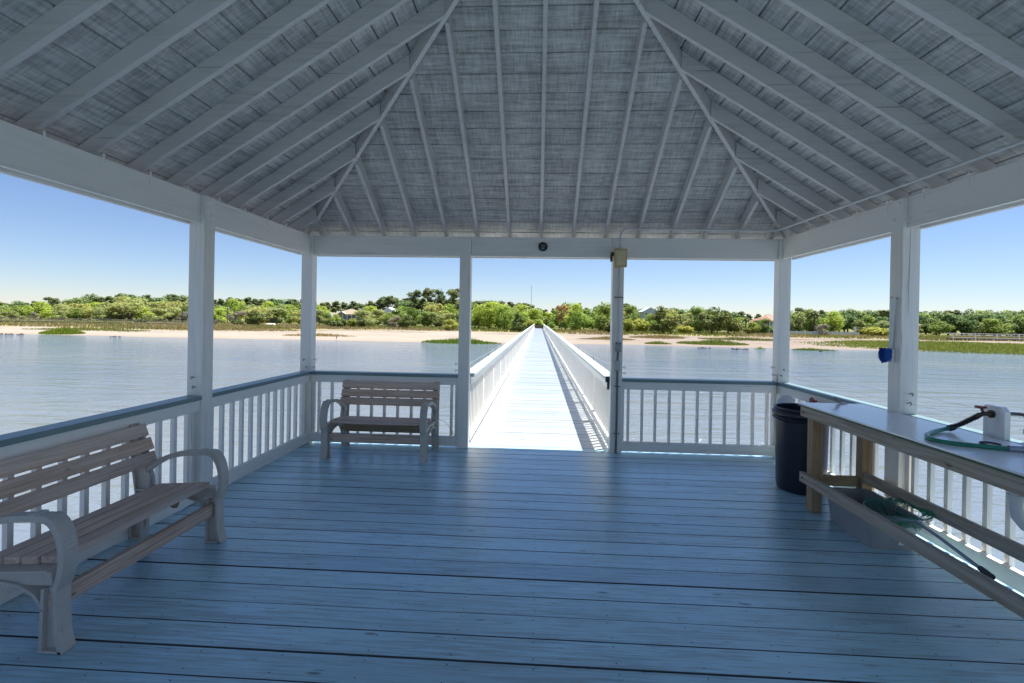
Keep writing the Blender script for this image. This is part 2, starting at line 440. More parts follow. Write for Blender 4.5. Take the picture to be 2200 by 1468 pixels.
# hips
for sx in (-1, 1):
    for sy, y0 in ((-1, 0), (1, -D)):
        m = MB(); n = np.array([sy*1.0, sx*1.0, 0])/math.sqrt(2)*.02; n = np.array([-sy, -sx, 0])/math.sqrt(2)*.02
        def hp(t, z): return np.array([sx*(W-t), y0+sy*t*(D/2/W), z])
        t0, t1 = -.29, W-.03
        zb = lambda t: zraf(t)-.022
        zt = lambda t: zsh(t)-.006
        m.hexa([hp(t0,zb(t0)+.06)-n, hp(t0,zb(t0)+.06)+n, hp(t1,zb(t1))+n, hp(t1,zb(t1))-n,
                hp(t0,zt(t0))-n, hp(t0,zt(t0))+n, hp(t1,zt(t1))+n, hp(t1,zt(t1))-n])
        part(m, 'hip_rafter', M['rafter_y'], bevel=.003)
m = MB(); m.box(-.05,.05,-D/2-.05,-D/2+.05, zraf(W)-.06, zsh(W)-.01); part(m, 'king_block', M['rafter_x'])
# roof boards (undersides seen from the deck), four hipped faces
def face_pt(side, t, e, z):
    k = D/2/W
    if side == 'f': return (e, -t*k, z)
    if side == 'b': return (e, -D+t*k, z)
    if side == 'l': return (-W+t, e, z)
    return (W-t, e, z)
for side in 'fblr':
    m = MB(); t = -EAVE
    while t < W-.02:
        w = .1635; t1 = min(t+w, W-.005); th = .019; g = .0115
        ta, tb = t, t1-g
        def ends(tt):
            if side in 'fb': return -(W-tt), (W-tt)
            k = D/2/W; return -D+tt*k, -tt*k
        a0, a1 = ends(ta); b0, b1 = ends(tb)
        # boards come in lengths: split the course
        cuts = [0, random.uniform(.3,.7), 1] if (a1-a0) > 4.9 else [0, 1]
        for c0, c1 in zip(cuts[:-1], cuts[1:]):
            e0, e1 = a0+(a1-a0)*c0, a0+(a1-a0)*c1-.002
            if c0 == 0: f0 = b0
            else: f0 = min(max(e0, b0), b1)
            if c1 == 1: f1 = b1
            else: f1 = min(max(e1, b0), b1)
            zz = random.uniform(0,.0015)
            m.hexa([face_pt(side,ta,e0,zsh(ta)+zz), face_pt(side,ta,e1,zsh(ta)+zz), face_pt(side,tb,f1,zsh(tb)+zz), face_pt(side,tb,f0,zsh(tb)+zz),
                    face_pt(side,ta,e0,zsh(ta)+th), face_pt(side,ta,e1,zsh(ta)+th), face_pt(side,tb,f1,zsh(tb)+th), face_pt(side,tb,f0,zsh(tb)+th)])
        t = t1
    part(m, 'roof_boarding', M['ceil_x'] if side in 'fb' else M['ceil_y'])
# felt and shingles on top, a shallow closed pyramid
m = MB(); e = W+EAVE+.02; zo = zsh(-EAVE-.02)+.022; zp = zsh(W)+.022; ee = D/2+(EAVE+.02)
q = [(-e,-D/2-ee,0),(e,-D/2-ee,0),(e,-D/2+ee,0),(-e,-D/2+ee,0)]
vs = [(x,yy,zo) for x,yy,_ in q]+[(0,-D/2,zp)]+[(x,yy,zo+.035) for x,yy,_ in q]+[(0,-D/2,zp+.04)]
m.add(vs, [(0,4,1),(1,4,2),(2,4,3),(3,4,0)])
m.mi = 1
m.add(vs, [(5,6,9),(6,7,9),(7,8,9),(8,5,9),(0,1,6,5),(1,2,7,6),(2,3,8,7),(3,0,5,8)])
part(m, 'roof', [M['dark_gap'], M['shingle']])

# ------------------------------------------------------------------ pavilion railings
def railing(name, parent, x0, x1, y0, y1, along, inn, capmat, boardmat, n, off=None, cap_in=P, cap_out=-P, ends=True, zbot=(.020,.143)):
    """a bay of railing between two posts; inn is the sign of the inner side"""
    r = MB()
    def bx(u0,u1,w0,w1,z0,z1):
        m = MB(); w0, w1 = min(w0,w1), max(w0,w1)
        if along == 'x': m.box(u0,u1,y0+w0,y0+w1,z0,z1)
        else: m.box(x0+w0,x0+w1,u0,u1,z0,z1)
        return m
    a, b = (x0,x1) if along == 'x' else (y0,y1)
    top = bx(a,b,inn*.055,inn*.017,.800,.897).build('top_board', boardmat, parent, bevel=.003)
    bot = bx(a,b,inn*.055,inn*.017,*zbot).build('bottom_board', boardmat, top, bevel=.003)
    cp = bx(a,b,inn*cap_in,inn*cap_out,.898,ZR).build('cap', capmat, top, bevel=.005)
    L_ = b-a
    proto = None
    for k in range(n):
        u = a+L_*(k+.5)/n+random.uniform(-.004,.004)
        if proto is None:
            m = MB(); m.box(-.0175,.0175,-.0175,.0175,zbot[0]+.005,.896)
            proto = m.build('baluster', M['white_z'], top, bevel=.002); o = proto
        else:
            o = proto.copy(); COL.objects.link(o); o.parent = top
        o.location = (u, y0-inn*.001, 0) if along == 'x' else (x0-inn*.001, u, 0)
    # end stiles fixed to the posts
    if ends:
        for u in (a+.019, b-.019):
            bx(u-.019,u+.019,inn*.016,-inn*.02,zbot[0],.897).build('end_stile', M['white_z'], top, bevel=.002)
    top.name = name
    return top
G = .002
for a, b in ((-W,XL),(XR,W)):
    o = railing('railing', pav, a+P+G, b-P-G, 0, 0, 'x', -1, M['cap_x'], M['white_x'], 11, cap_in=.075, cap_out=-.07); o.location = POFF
for k in range(3):
    for x, s in ((-W,1),(W,-1)):
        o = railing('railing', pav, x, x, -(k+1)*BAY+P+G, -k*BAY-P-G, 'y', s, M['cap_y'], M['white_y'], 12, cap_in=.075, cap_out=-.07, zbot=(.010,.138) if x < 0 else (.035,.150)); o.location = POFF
# cap corners folding round the two front posts
for x, s in ((-W,1),(W,-1)):
    m = MB(); x2 = x+s*.077
    m.prism([(x2, -.0755), (x+s*.0705, -.0715), (x+s*.0705, -.0755)], .899, ZR-.001, 'z')
    part(m, 'cap_corner', M['cap_x'])

# screw hooks in the posts above the rail, and bolt heads at their tops
def hook(x, y, z, nx, ny, parent):
    m = MB(); pts = [(0,0,0)]
    pts = [(nx*0.0, ny*0.0, 0), (nx*.022, ny*.022, 0)]
    for a in range(0, 300, 30):
        t = R(a-90); pts.append((nx*(.034), ny*(.034), 0) if False else (nx*(.034+.012*math.sin(t)), ny*(.034+.012*math.sin(t)), .012*math.cos(t)))
    m.tube(pts, .0032, 6)
    o = m.build('screw_hook', M['dark_steel'], parent, smooth=True); o.location = (x, y, z); return o
def pk(x, y): return posts[(round(x,2), round(y,2))]
hook(-W-.005,-P,1.089,0,-1,pk(-W,0)); hook(-W+.03,-P,.994,0,-1,pk(-W,0)); hook(-W+P,-.005,1.085,1,0,pk(-W,0)); hook(-W+P,-.034,.988,1,0,pk(-W,0))
hook(-W+.0,-BAY-P,1.094,0,-1,pk(-W,-BAY)); hook(-W+.012,-BAY-P,1.011,0,-1,pk(-W,-BAY))
hook(W+.0,-BAY-P,1.103,0,-1,pk(W,-BAY)); hook(W-.012,-BAY-P,1.027,0,-1,pk(W,-BAY))
hook(W-P-.0,-.0,1.112,-1,0,pk(W,0)); hook(W-.01,-P,1.091,0,-1,pk(W,0)); hook(W-P,-.03,1.022,-1,0,pk(W,0)); hook(W-.04,-P,1.021,0,-1,pk(W,0))
hook(XL-P,-.02,1.07,-1,0,pk(XL,0)); hook(XL-P,-.03,.985,-1,0,pk(XL,0))
hook(XR+P,-.02,1.07,1,0,pk(XR,0)); hook(XR+P,-.03,1.0,1,0,pk(XR,0))
def bolt(x, y, z, nx, ny, parent):
    m = MB()
    if ny: m.lathe([(.019,0),(.019,-.006),(.012,-.012)], (x,y,z), 10, 'y')
    else: m.lathe([(.019,0),(.019,nx*.006),(.012,nx*.012)], (x,y,z), 10, 'x')
    m.build('bolt_head', M['white_z'], parent, smooth=True)
for x, s in ((-W,1),(W,-1)):
    for yq in (0,-BAY):
        bolt(x+s*.02, yq-P, ZBT-.06, 0, -1, pk(x,yq)); bolt(x-s*.03+s*.06, yq-P, ZBT-.19, 0, -1, pk(x,yq))
        bolt(x+s*P, yq-.02, ZBT-.05, s, 0, pk(x,yq)); bolt(x+s*P, yq+.03, ZBT-.18, s, 0, pk(x,yq))
for x in (XL, XR):
    bolt(x-.03, -P, ZBT-.05, 0, -1, pk(x,0)); bolt(x+.03, -P, ZBT-.17, 0, -1, pk(x,0))
# small metal hurricane ties under the rafters
for k in range(1, 14):
    for x, s in ((-W,1),(W,-1)):
        yq = -.237-.4*k
        if yq < -4.9: continue
        m = MB(); xx = x+s*.0355
        m.box(min(xx,xx+s*.003), max(xx,xx+s*.003), yq-.034, yq-.0195, ZBT-.07, ZBT+.03)
        part(m, 'rafter_tie', M['white_z'])

# ------------------------------------------------------------------ boardwalk to the shore
WL = 96.0
mb = MB(); y = .108
while y < WL:
    w = .187+random.uniform(-.003,.003)
    board(mb, -1.12, 1.15, y, y+w, random.uniform(-.0015,.0015)); y += w+random.uniform(.004,.009)
walk = mb.build('walkway', [M['deck_walk'], M['nail'], M['grime']]); walk['kind'] = 'structure'
mb = MB()
for x in (-1.0, 0, 1.03): mb.box(x-.03, x+.03, .12, WL, -.30, -.045)
o = mb.build('walkway_joists', M['treated_y']); o['kind'] = 'structure'
mb = MB()
for yy in np.arange(4, WL, 3.05):
    for x in (-.98, 1.01):
        mb.tube([(x,yy,-.045),(x,yy,-3.2)], .11, 10)
    mb.box(-1.15,1.18,yy-.04,yy+.04,-.45,-.305)
o = mb.build('walkway_piles', M['treated_z']); o['kind'] = 'structure'

def walk_rail(x, s, label):
    """x is the inner face line of the boards, s points to the walkway"""
    root = empty('walkway_railing', (x,0,0), label, 'railing')
    def B(name, x0, x1, z0, z1, mat, y0=.075, y1=WL, bevel=0):
        m = MB(); L0 = y0
        while L0 < y1:
            L1 = min(L0+3.66, y1)
            m.box(min(x0,x1), max(x0,x1), L0, L1-.003, z0, z1); L0 = L1
        return m.build(name, mat, root, bevel=bevel)
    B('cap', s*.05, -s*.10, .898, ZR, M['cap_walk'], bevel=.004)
    B('top_board', s*.012, -s*.024, .79, .897, M['white_y'])
    B('bottom_board', s*.012, -s*.024, .065, .165, M['white_y'])
    pitch = .152; n = int(WL/pitch); far = MB(); proto = None
    yy = .16
    for k in range(n):
        yy = .16+k*pitch
        if yy > WL-.05: break
        if k < 100:
            if proto is None:
                m = MB(); m.box(-s*.025, -s*.060, -.0175, .0175, .06, .896) if s < 0 else m.box(-.060, -.025, -.0175, .0175, .06, .896)
                proto = m.build('baluster', M['white_z'], root); o = proto
            else:
                o = proto.copy(); COL.objects.link(o); o.parent = root
            o.location = (0, yy, 0)
        else: far.box(min(-s*.025,-s*.06), max(-s*.025,-s*.06), yy-.0175, yy+.0175, .06, .896)
    o = far.build('baluster', M['white_z'], root); o['kind'] = 'stuff'
    yy = 1.9; proto = None
    while yy < WL:
        if proto is None:
            m = MB(); m.box(min(-s*.024,-s*.115), max(-s*.024,-s*.115), -.045, .045, -.3, .897)
            proto = m.build('post', M['white_z'], root); o = proto
        else: o = proto.copy(); COL.objects.link(o); o.parent = root
        o.location = (0, yy, 0); yy += 1.83
    return root
rl = walk_rail(-.885, 1, 'long white boardwalk railing on the bench side, throwing no shadow on the planks')
rr = walk_rail(.918, -1, 'long white boardwalk railing on the table side, its barred shadow on the planks')
# end of the boardwalk, closed by a brown brushwood panel
m = MB(); m.box(-.95,.98,WL+.02,WL+.10,.0,.66)
for k in range(12): m.box(-.94+k*.16,-.94+k*.16+.12,WL-.02,WL+.018,.02,.62+random.uniform(-.03,.05))
tag(m.build('end_gate', M['brown_panel']), 'small brown panel closing the far end of the white boardwalk', 'gate')

# thin bird lines above the caps on little rods
def line_thing(name, pts, label, cat='wire', r=.0011, mat='wire', group=None):
    m = MB(); m.tube(pts, r, 5); o = m.build(name, M[mat]); return tag(o, label, cat, group)
for z, w in ((1.103,'upper'),(1.027,'lower')):
    line_thing('bird_line', [(W,-BAY-P-.03,z),(W+.01,-BAY-1.0,z-.012),(W,-2*BAY+P,z)], f'thin pale {w} line strung from a hook on the post beside the faucet table', group='bird lines over the cleaning table rail')
for z, w in ((1.091,'upper'),(1.021,'lower')):
    line_thing('bird_line', [(W-.01,-P-.03,z),(W,-1.0,z-.012),(W,-BAY+P,z)], f'thin pale {w} line strung between the two posts behind the black trash can', group='bird lines behind the trash can')
for k, yy in enumerate((2.24,5.42,8.6)):
    m = MB(); m.tube([(.95,yy,.93),(.95,yy,1.045)], .004, 6)
    tag(m.build('line_rod', M['dark_steel']), 'small dark rod standing on the boardwalk cap and holding a bird line', 'rod', 'little rods on the boardwalk caps')
    m = MB(); m.tube([(-.93,yy+.6,.93),(-.93,yy+.6,1.03)], .004, 6)
    tag(m.build('line_rod', M['dark_steel']), 'small dark rod standing on the boardwalk cap and holding a bird line', 'rod', 'little rods on the boardwalk caps')
line_thing('bird_line', [(.99,.07,1.07),(.95,2.24,1.04),(.95,5.42,1.035),(.95,8.6,1.035),(.95,30,1.02)], 'long thin line on rods above the boardwalk cap on the breaker box side')
line_thing('bird_line', [(-.95,.07,1.04),(-.93,2.84,1.03),(-.93,6.02,1.028),(-.93,9.2,1.028),(-.93,30,1.01)], 'long thin line on rods above the boardwalk cap on the bench side')
# black latch on the end of the boardwalk cap
m = MB(); m.box(.866,.914,.058,.072,.87,.945); m.box(.885,.910,.040,.058,.78,.93); m.tube([(.87,.05,.93),(.90,.05,.93)], .010, 8)
tag(m.build('gate_latch', M['black']), 'black metal latch at the end of the boardwalk cap beside the breaker box post', 'latch')

# ------------------------------------------------------------------ benches
def make_bench(name, label):
    root = empty(name, (0,0,0), label, 'bench', 'resin framed timber benches')
    def crv(pts, n=4):
        """smooth a polyline (Catmull-Rom)"""
        P_ = [np.array(p, float) for p in pts]; out = []
        for i in range(len(P_)-1):
            p0, p1, p2, p3 = P_[max(i-1,0)], P_[i], P_[i+1], P_[min(i+2,len(P_)-1)]
            for k in range(n):
                t = k/n
                out.append(tuple(.5*((2*p1)+(-p0+p2)*t+(2*p0-5*p1+4*p2-p3)*t*t+(-p0+3*p1-3*p2+p3)*t**3)))
        out.append(tuple(P_[-1])); return out
    outer = crv([(.036,.30),(.010,.37),(.0,.45),(.010,.54),(.036,.61),(.072,.650),(.11,.662),(.17,.660),(.30,.652),(.42,.625),(.52,.578),(.598,.520)])
    inner = crv([(.066,.30),(.040,.37),(.030,.45),(.040,.53),(.062,.585),(.092,.620),(.12,.628),(.17,.627),(.30,.618),(.41,.592),(.50,.548),(.580,.492)])
    for sx in (-1, 1):
        c = sx*.585
        def s(w): return (c-w/2, c+w/2)
        fr = MB()
        # seat rail with its arched lower flange
        fr.prism([(.075,.318),(.640,.300),(.655,.362),(.085,.394)], *s(.034))
        fr.strip(crv([(.118,.20),(.165,.268),(.25,.308),(.36,.318),(.46,.300),(.54,.25),(.60,.15)]), crv([(.104,.20),(.15,.278),(.245,.325),(.36,.336),(.47,.318),(.553,.262),(.615,.15)]), *s(.072))
        fr.prism([(.085,.388),(.655,.356),(.655,.368),(.085,.400)], *s(.078))
        f_o = fr.build('end_frame', M['resin'], root, bevel=.003)
        ar = MB(); ar.strip(outer[:25], inner[:25], *s(.080)); ar.strip(outer[24:], inner[24:], *s(.058))
        ar.prism([(.150,.655),(.19,.651),(.19,.666),(.155,.668)], *s(.070))
        ar.build('armrest', M['resin'], f_o, bevel=.002)
        up = MB(); up.prism([(.545,.295),(.655,.292),(.685,.50),(.728,.832),(.690,.840),(.600,.60),(.566,.45)], *s(.030))
        up.strip([(.545,.295),(.566,.45),(.600,.60),(.690,.840)], [(.560,.295),(.581,.448),(.615,.597),(.704,.836)], *s(.072))
        up.strip([(.655,.292),(.685,.50),(.728,.832)], [(.641,.292),(.671,.50),(.714,.834)], *s(.072))
        up.build('back_upright', M['resin'], f_o, bevel=.002)
        lg = MB(); lg.strip([(.004,0),(.030,.10),(.036,.31)], [(.026,0),(.050,.10),(.056,.31)], *s(.078)); lg.strip([(.128,0),(.122,.2),(.118,.31)], [(.110,0),(.104,.2),(.100,.31)], *s(.072))
        lg.prism([(.015,0),(.115,0),(.108,.31),(.046,.31)], *s(.020)); lg.box(*s(.078), .006, .126, 0, .014)
        lg.build('leg', M['resin'], f_o, bevel=.002)
        lg = MB(); lg.strip([(.545,.30),(.600,.16),(.606,0)], [(.562,.30),(.616,.16),(.622,0)], *s(.072)); lg.strip([(.645,.30),(.690,.14),(.704,0)], [(.628,.30),(.674,.14),(.688,0)], *s(.078))
        lg.prism([(.555,.30),(.635,.30),(.694,0),(.614,0)], *s(.020)); lg.box(*s(.078), .604, .706, 0, .014)
        lg.build('leg', M['resin'], f_o, bevel=.002)
    # seat and back planks are separate boards of one part each
    st = MB(); tilt = -.055
    for k in range(4):
        dc = .148+k*.0985; zc = .4165-.02*(k*.33)
        e = random.uniform(-.008,.008)
        st.obox((e, dc, zc), (1.118,0,0), (0,.0885,-.0885*.055), (0,.0385*.055,.0385))
    st.build('seat', M['pine_x'], root, bevel=.006)
    bk = MB(); a = R(20.5)
    for dc, zc, lx in ((.5725,.588,1.245),(.609,.686,1.252),(.646,.786,1.248)):
        bk.obox((random.uniform(-.004,.004), dc, zc), (lx,0,0), (0,.0385*math.cos(a),-.0385*math.sin(a)), (0,.091*math.sin(a),.091*math.cos(a)))
    bk.build('backrest', M['pine_x'], root, bevel=.006)
    m = MB(); m.box(-.60,.60,.0655,.1035,.195,.284); m.build('stretcher', M['pine_x'], root, bevel=.005)
    m = MB(); m.box(-.55,.55,.515,.553,.215,.303); m.build('stretcher', M['leg_x'], root, bevel=.005)
    for sx in (-1, 1):
        m = MB(); m.obox((sx*.42,.30,.345), (.15*sx*1,0,-.11), (0,.038,0), (.030*sx,0,.039)); m.build('brace', M['leg_x'], root, bevel=.004)
    # screw heads
    return root
b1 = make_bench('bench', 'taupe framed timber bench with its near end cut off, its back to the long rail under the left eave'.replace('left eave', 'sloping rafters'))
b1['label'] = 'timber slat bench with taupe resin arms, seen end on along the side railing'
b1.location = (-2.262, -3.392, 0); b1.rotation_euler = (0,0,R(90))
b2 = copy_tree(b1); b2.location = (-1.885, -.757, 0); b2.rotation_euler = (0,0,R(-.6))
b2['label'] = 'timber slat bench with taupe resin arms, facing us beside the boardwalk opening'
# blue cap under that bench and a thin cord hanging from it
m = MB(); m.lathe([(.018,0),(.022,.004),(.022,.034),(.016,.042),(.014,.042)], (-1.40,-.115,0), 16)
tag(m.build('bottle_cap', M['blue_cap'], smooth=True), 'small dark blue cap lying under the bench that faces us', 'cap')
m = MB(); m.tube([(-1.25,-.20,.385),(-1.19,-.17,.37),(-1.13,-.13,.31),(-1.075,-.09,.20),(-1.05,-.078,.148)], .0022, 6)
tag(m.build('cord', M['black']), 'thin dark cord arching from the bench end down to the railing', 'cord')

# ------------------------------------------------------------------ cleaning table on the other side
tb = empty('cleaning_table', (2.65,-2.9,0), 'long fish cleaning table with white top on weathered timber legs against the railing', 'table')
TO = Vector((-2.65,2.9,0))
def tpart(m, name, mat, **kw):
    o = m.build(name, mat, tb, **kw); o.location = TO; return o
Y0, Y1 = -1.665, -4.15
m = MB(); m.box(2.383,2.421,Y1+.02,Y0-.028,.826,.915); tpart(m, 'front_beam', M['treated_y'], bevel=.004)
m = MB(); m.box(2.383,2.421,Y1+.02,Y0-.028,.236,.325); tpart(m, 'foot_rail', M['treated_y'], bevel=.004)
m = MB(); m.box(2.845,2.883,Y1+.05,-1.845,.285,.374); o = tpart(m, 'back_rail', M['treated_y'], bevel=.004); o['label'] = 'dark weathered rail'
m = MB(); m.box(2.845,2.883,Y1+.05,-1.845,.826,.914); tpart(m, 'back_beam', M['treated_y'], bevel=.004)
for yy in (-1.785, -4.05):
    m = MB(); m.box(2.4215,2.5105,yy-.0445,yy+.0445,0,.914); tpart(m, 'leg', M['leg_z'], bevel=.005)
    m = MB(); m.box(2.835,2.924,yy-.0605,yy+.0285,0,.914); lg = tpart(m, 'leg', M['leg_z'], bevel=.005)
    if yy > -2:
        k = MB()
        for j in range(7):
            x = 2.868+j*.007; k.box(x, x+.004, yy-.0615, yy-.0608, .705, .722 if j % 2 else .718)
        k.box(2.866,2.916,yy-.0615,yy-.0608,.7235,.7255); k.box(2.866,2.916,yy-.0615,yy-.0608,.6995,.7015)
        k.build('ink_stamp', M['ink'], lg)
        k = MB(); k.lathe([(.013,0),(.013,-.006),(.006,-.009)], (2.862,yy-.0605,.335), 8, 'y'); k.lathe([(.013,0),(.013,-.006),(.006,-.009)], (2.905,yy-.0605,.34), 8, 'y')
        k.build('bolt_head', M['dark_steel'], lg)
    m = MB(); m.box(2.511,2.8345,yy-.019,yy+.019,.232,.321); tpart(m, 'cross_rail', M['leg_x'], bevel=.004)
m = MB(); m.box(2.374,2.944,Y1,Y0,.9155,.930); o = tpart(m, 'top_board', M['ply_edge'], bevel=.001)
m = MB(); m.box(2.370,2.946,Y1-.004,Y0+.004,.9305,.943); k = m.build('cutting_surface', M['laminate'], o, bevel=.002)
for z in (.87,.28):
    m = MB(); m.lathe([(.010,0),(.010,-.004),(.004,-.007)], (2.383,Y0-.08,z), 8, 'x'); tpart(m, 'bolt_head', M['dark_steel'])
# drain under the table
m = MB()
pz = [(2.655,-3.40,.914),(2.655,-3.40,.72)]
m.tube(pz, .028, 16); m.lathe([(.038,0),(.038,.05),(.033,.055)], (2.655,-3.40,.775), 16); m.lathe([(.037,0),(.040,.012),(.037,.03)], (2.655,-3.40,.70), 16)
m.tube([(2.655,-3.40,.72),(2.655,-3.40,.66),(2.662,-3.405,.61),(2.69,-3.42,.565),(2.74,-3.445,.535),(2.80,-3.48,.525),(2.84,-3.52,.525)], .030, 16)
tag(m.build('drain_pipe', M['pvc'], smooth=True), 'white drain pipe bending under the cleaning table', 'pipe')

# faucet on its white block, hose and spring guard
fc = empty('faucet', (2.985,-2.9,ZR), 'faucet with red handle on a white chamfered block at the back of the cleaning table', 'faucet')
FO = Vector((-2.985,2.9,-ZR))
def fpart(m, name, mat, **kw):
    o = m.build(name, mat, fc, **kw); o.location = FO; return o
m = MB(); m.prism([(-2.835,ZR+.001),(-2.985,ZR+.001),(-2.985,1.118),(-2.955,1.145),(-2.850,1.145),(-2.835,1.13)], 2.965, 3.003, 'x'); fpart(m, 'mounting_block', M['laminate'], bevel=.003)
m = MB(); m.tube([(2.965,-2.90,1.090),(2.925,-2.895,1.090),(2.905,-2.885,1.083)], [.017,.014,.013], 12); m.lathe([(.026,0),(.026,-.012)], (2.965,-2.90,1.090), 16, 'x')
m.tube([(2.918,-2.892,1.09),(2.912,-2.882,1.125)], .008, 8)
m.tube([(2.905,-2.885,1.083),(2.892,-2.872,1.066)], .016, 12)
fpart(m, 'spout', M['brass'], smooth=True)
m = MB()
m.lathe([(.024,0),(.028,.006),(.024,.012)], (2.910,-2.880,1.124), 8)
for a in range(0,360,45): m.tube([(2.910,-2.880,1.130),(2.910+.030*math.cos(R(a)),-2.880+.030*math.sin(R(a)),1.131)], .007, 6)
fpart(m, 'handle', M['red'], smooth=True)
m = MB(); m.tube([(3.003,-2.955,1.105),(3.05,-2.985,1.107),(3.07,-3.02,1.107)], .011, 8); m.tube([(3.07,-3.02,1.118),(3.07,-3.02,.94)], .013, 8); m.lathe([(.018,0),(.018,.03)], (3.07,-3.02,1.09), 10)
m.lathe([(.018,0),(.018,.03)], (3.07,-3.02,.99), 10)
fpart(m, 'supply_pipe', M['riser'], smooth=True)
def smooth_path(pts, n=6):
    P_ = [np.array(p, float) for p in pts]; out = []
    for i in range(len(P_)-1):
        p0, p1, p2, p3 = P_[max(i-1,0)], P_[i], P_[i+1], P_[min(i+2,len(P_)-1)]
        for k in range(n):
            t = k/n
            out.append(.5*((2*p1)+(-p0+p2)*t+(2*p0-5*p1+4*p2-p3)*t*t+(-p0+3*p1-3*p2+p3)*t**3))
    out.append(P_[-1]); return out
hs = empty('garden_hose', (2.6,-3.1,.943), 'short green hose looped on the white table top, ending in a black spring guard', 'hose')
HO = Vector((-2.6,3.1,-.943))
def hpart(m, name, mat, **kw):
    o = m.build(name, mat, hs, **kw); o.location = HO; return o
guard = smooth_path([(2.892,-2.872,1.066),(2.872,-2.846,1.040),(2.85,-2.815,1.008),(2.825,-2.795,.984),(2.80,-2.79,.970)], 5)
path = smooth_path([(2.80,-2.79,.970),(2.74,-2.80,.960),(2.66,-2.845,.9575),(2.55,-2.93,.957),(2.475,-3.01,.957),(2.440,-3.10,.957),(2.475,-3.175,.957),(2.56,-3.225,.957),(2.66,-3.265,.957),(2.73,-3.290,.957)])
m = MB(); m.tube(path, .0135, 12); hpart(m, 'tubing', M['hose'], smooth=True)
m = MB(); m.tube(guard, .0125, 10)
# coil
L_ = len(guard); coil = []
for i in range(120):
    u = i/119*(L_-1); k = min(int(u), L_-2); p = guard[k]+(guard[k+1]-guard[k])*(u-k); d = guard[k+1]-guard[k]; d = d/np.linalg.norm(d)
    a = np.cross(d, (0,0,1)); a /= np.linalg.norm(a); b = np.cross(d, a); t = i*2*math.pi/7.5
    coil.append(p+.0165*(math.cos(t)*a+math.sin(t)*b))
m.tube(coil, .003, 5)
m.tube([(2.815,-2.792,.977),(2.785,-2.79,.967)], .021, 10)
hpart(m, 'spring_guard', M['black'], smooth=True)
m = MB(); m.tube([(2.715,-3.284,.959),(2.745,-3.296,.959),(2.775,-3.306,.959)], .018, 12); m.tube([(2.775,-3.306,.959),(2.79,-3.311,.959)], .022, 12); m.tube([(2.79,-3.311,.959),(2.83,-3.325,.960)], .012, 10)
hpart(m, 'coupling', M['rod'], smooth=True)
m = MB()
m.tube([(2.70+.045*math.cos(R(a))+.05, -3.135+.05*math.sin(R(a)), .948) for a in range(-20,215,15)], .005, 6)
tag(m.build('metal_loop', M['dark_steel'], smooth=True), 'thin dark bent loop lying on the white table top beside the hose', 'wire loop')
# curved strap hook at the far edge of the table top
m = MB(); pr = smooth_path([(0,2.785,.946),(0,2.74,.947),(0,2.715,.962),(0,2.705,.985),(0,2.685,1.0),(0,2.655,1.003)], 4)
ou = [(p[1],p[2]) for p in pr]; inn_ = [(p[1]+.003,p[2]+.0045) for p in pr]
m.strip(ou, inn_, -1.71, -1.655, 'y')
tag(m.build('strap_hook', M['grey_lip'], bevel=.001), 'curved grey metal strap standing at the far end of the white table top', 'strap')
# disc and valve wheel on the railing behind the can
m = MB(); m.lathe([(.0,.004),(.085,.004),(.092,0),(.092,-.02),(.085,-.026),(.0,-.026)], (2.725,-.735,.785), 32, 'y'); m.tube([(2.725,-.70,.785),(2.80,-.60,.78),(2.94,-.50,.78)], .018, 10)
tag(m.build('hose_reel_disc', M['pvc'], smooth=True), 'round white plastic disc behind the black trash can', 'disc')
m = MB(); m.tube([(2.952,-.93,.845),(2.90,-.93,.845)], .010, 8); m.tube([(2.90+.0*1,-.93+.036*math.cos(R(a)),.845+.036*math.sin(R(a))) for a in range(0,361,20)], .007, 6)
for a in range(0,360,72): m.tube([(2.90,-.93,.845),(2.90,-.93+.036*math.cos(R(a)),.845+.036*math.sin(R(a)))], .005, 5)
m.tube([(2.93,-.93,.845),(2.93,-.93,.78)], .012, 8)
tag(m.build('valve_wheel', M['red'], smooth=True), 'small dark red valve wheel on the railing behind the trash can', 'valve')

# ------------------------------------------------------------------ trash can, tote, net
tc = empty('trash_can', (2.655,-1.20,0), 'tall navy black plastic trash can with thick rolled rim', 'trash can')
m = MB(); m.lathe([(.0,.0),(.195,.0),(.213,.012),(.222,.05),(.236,.70),(.238,.735),(.225,.735),(.212,.06),(.0,.05)], (0,0,0), 48); m.build('body', M['bin'], tc, smooth=True)
m = MB(); m.lathe([(.237,.692),(.256,.700),(.262,.715),(.256,.730),(.250,.736),(.262,.744),(.267,.765),(.262,.785),(.252,.793),(.245,.798),(.252,.808),(.250,.820),(.240,.826),(.228,.822),(.226,.80),(.226,.70)], (0,0,0), 48); m.build('rim', M['bin'], tc, smooth=True)
tt = empty('storage_tote', (2.655,-2.215,0), 'open grey plastic tote under the cleaning table', 'tote', rz=R(-3.5))
def rrect(w, d, z, r=.04, n=5):
    out = []
    for cx, cy, a0 in ((w/2-r,d/2-r,0),(-w/2+r,d/2-r,90),(-w/2+r,-d/2+r,180),(w/2-r,-d/2+r,270)):
        for k in range(n+1):
            a = R(a0+90*k/n); out.append((cx+r*math.cos(a), cy+r*math.sin(a), z))
    return out
def loft(m, rings, close=True):
    n = len(rings[0]); vs = sum(rings, []); fs = []
    for i in range(len(rings)-1):
        for k in range(n): fs.append((i*n+k, i*n+(k+1)%n, (i+1)*n+(k+1)%n, (i+1)*n+k))
    fs += [tuple(range(n-1,-1,-1)), tuple(range((len(rings)-1)*n, len(rings)*n))]
    m.add(vs, fs)
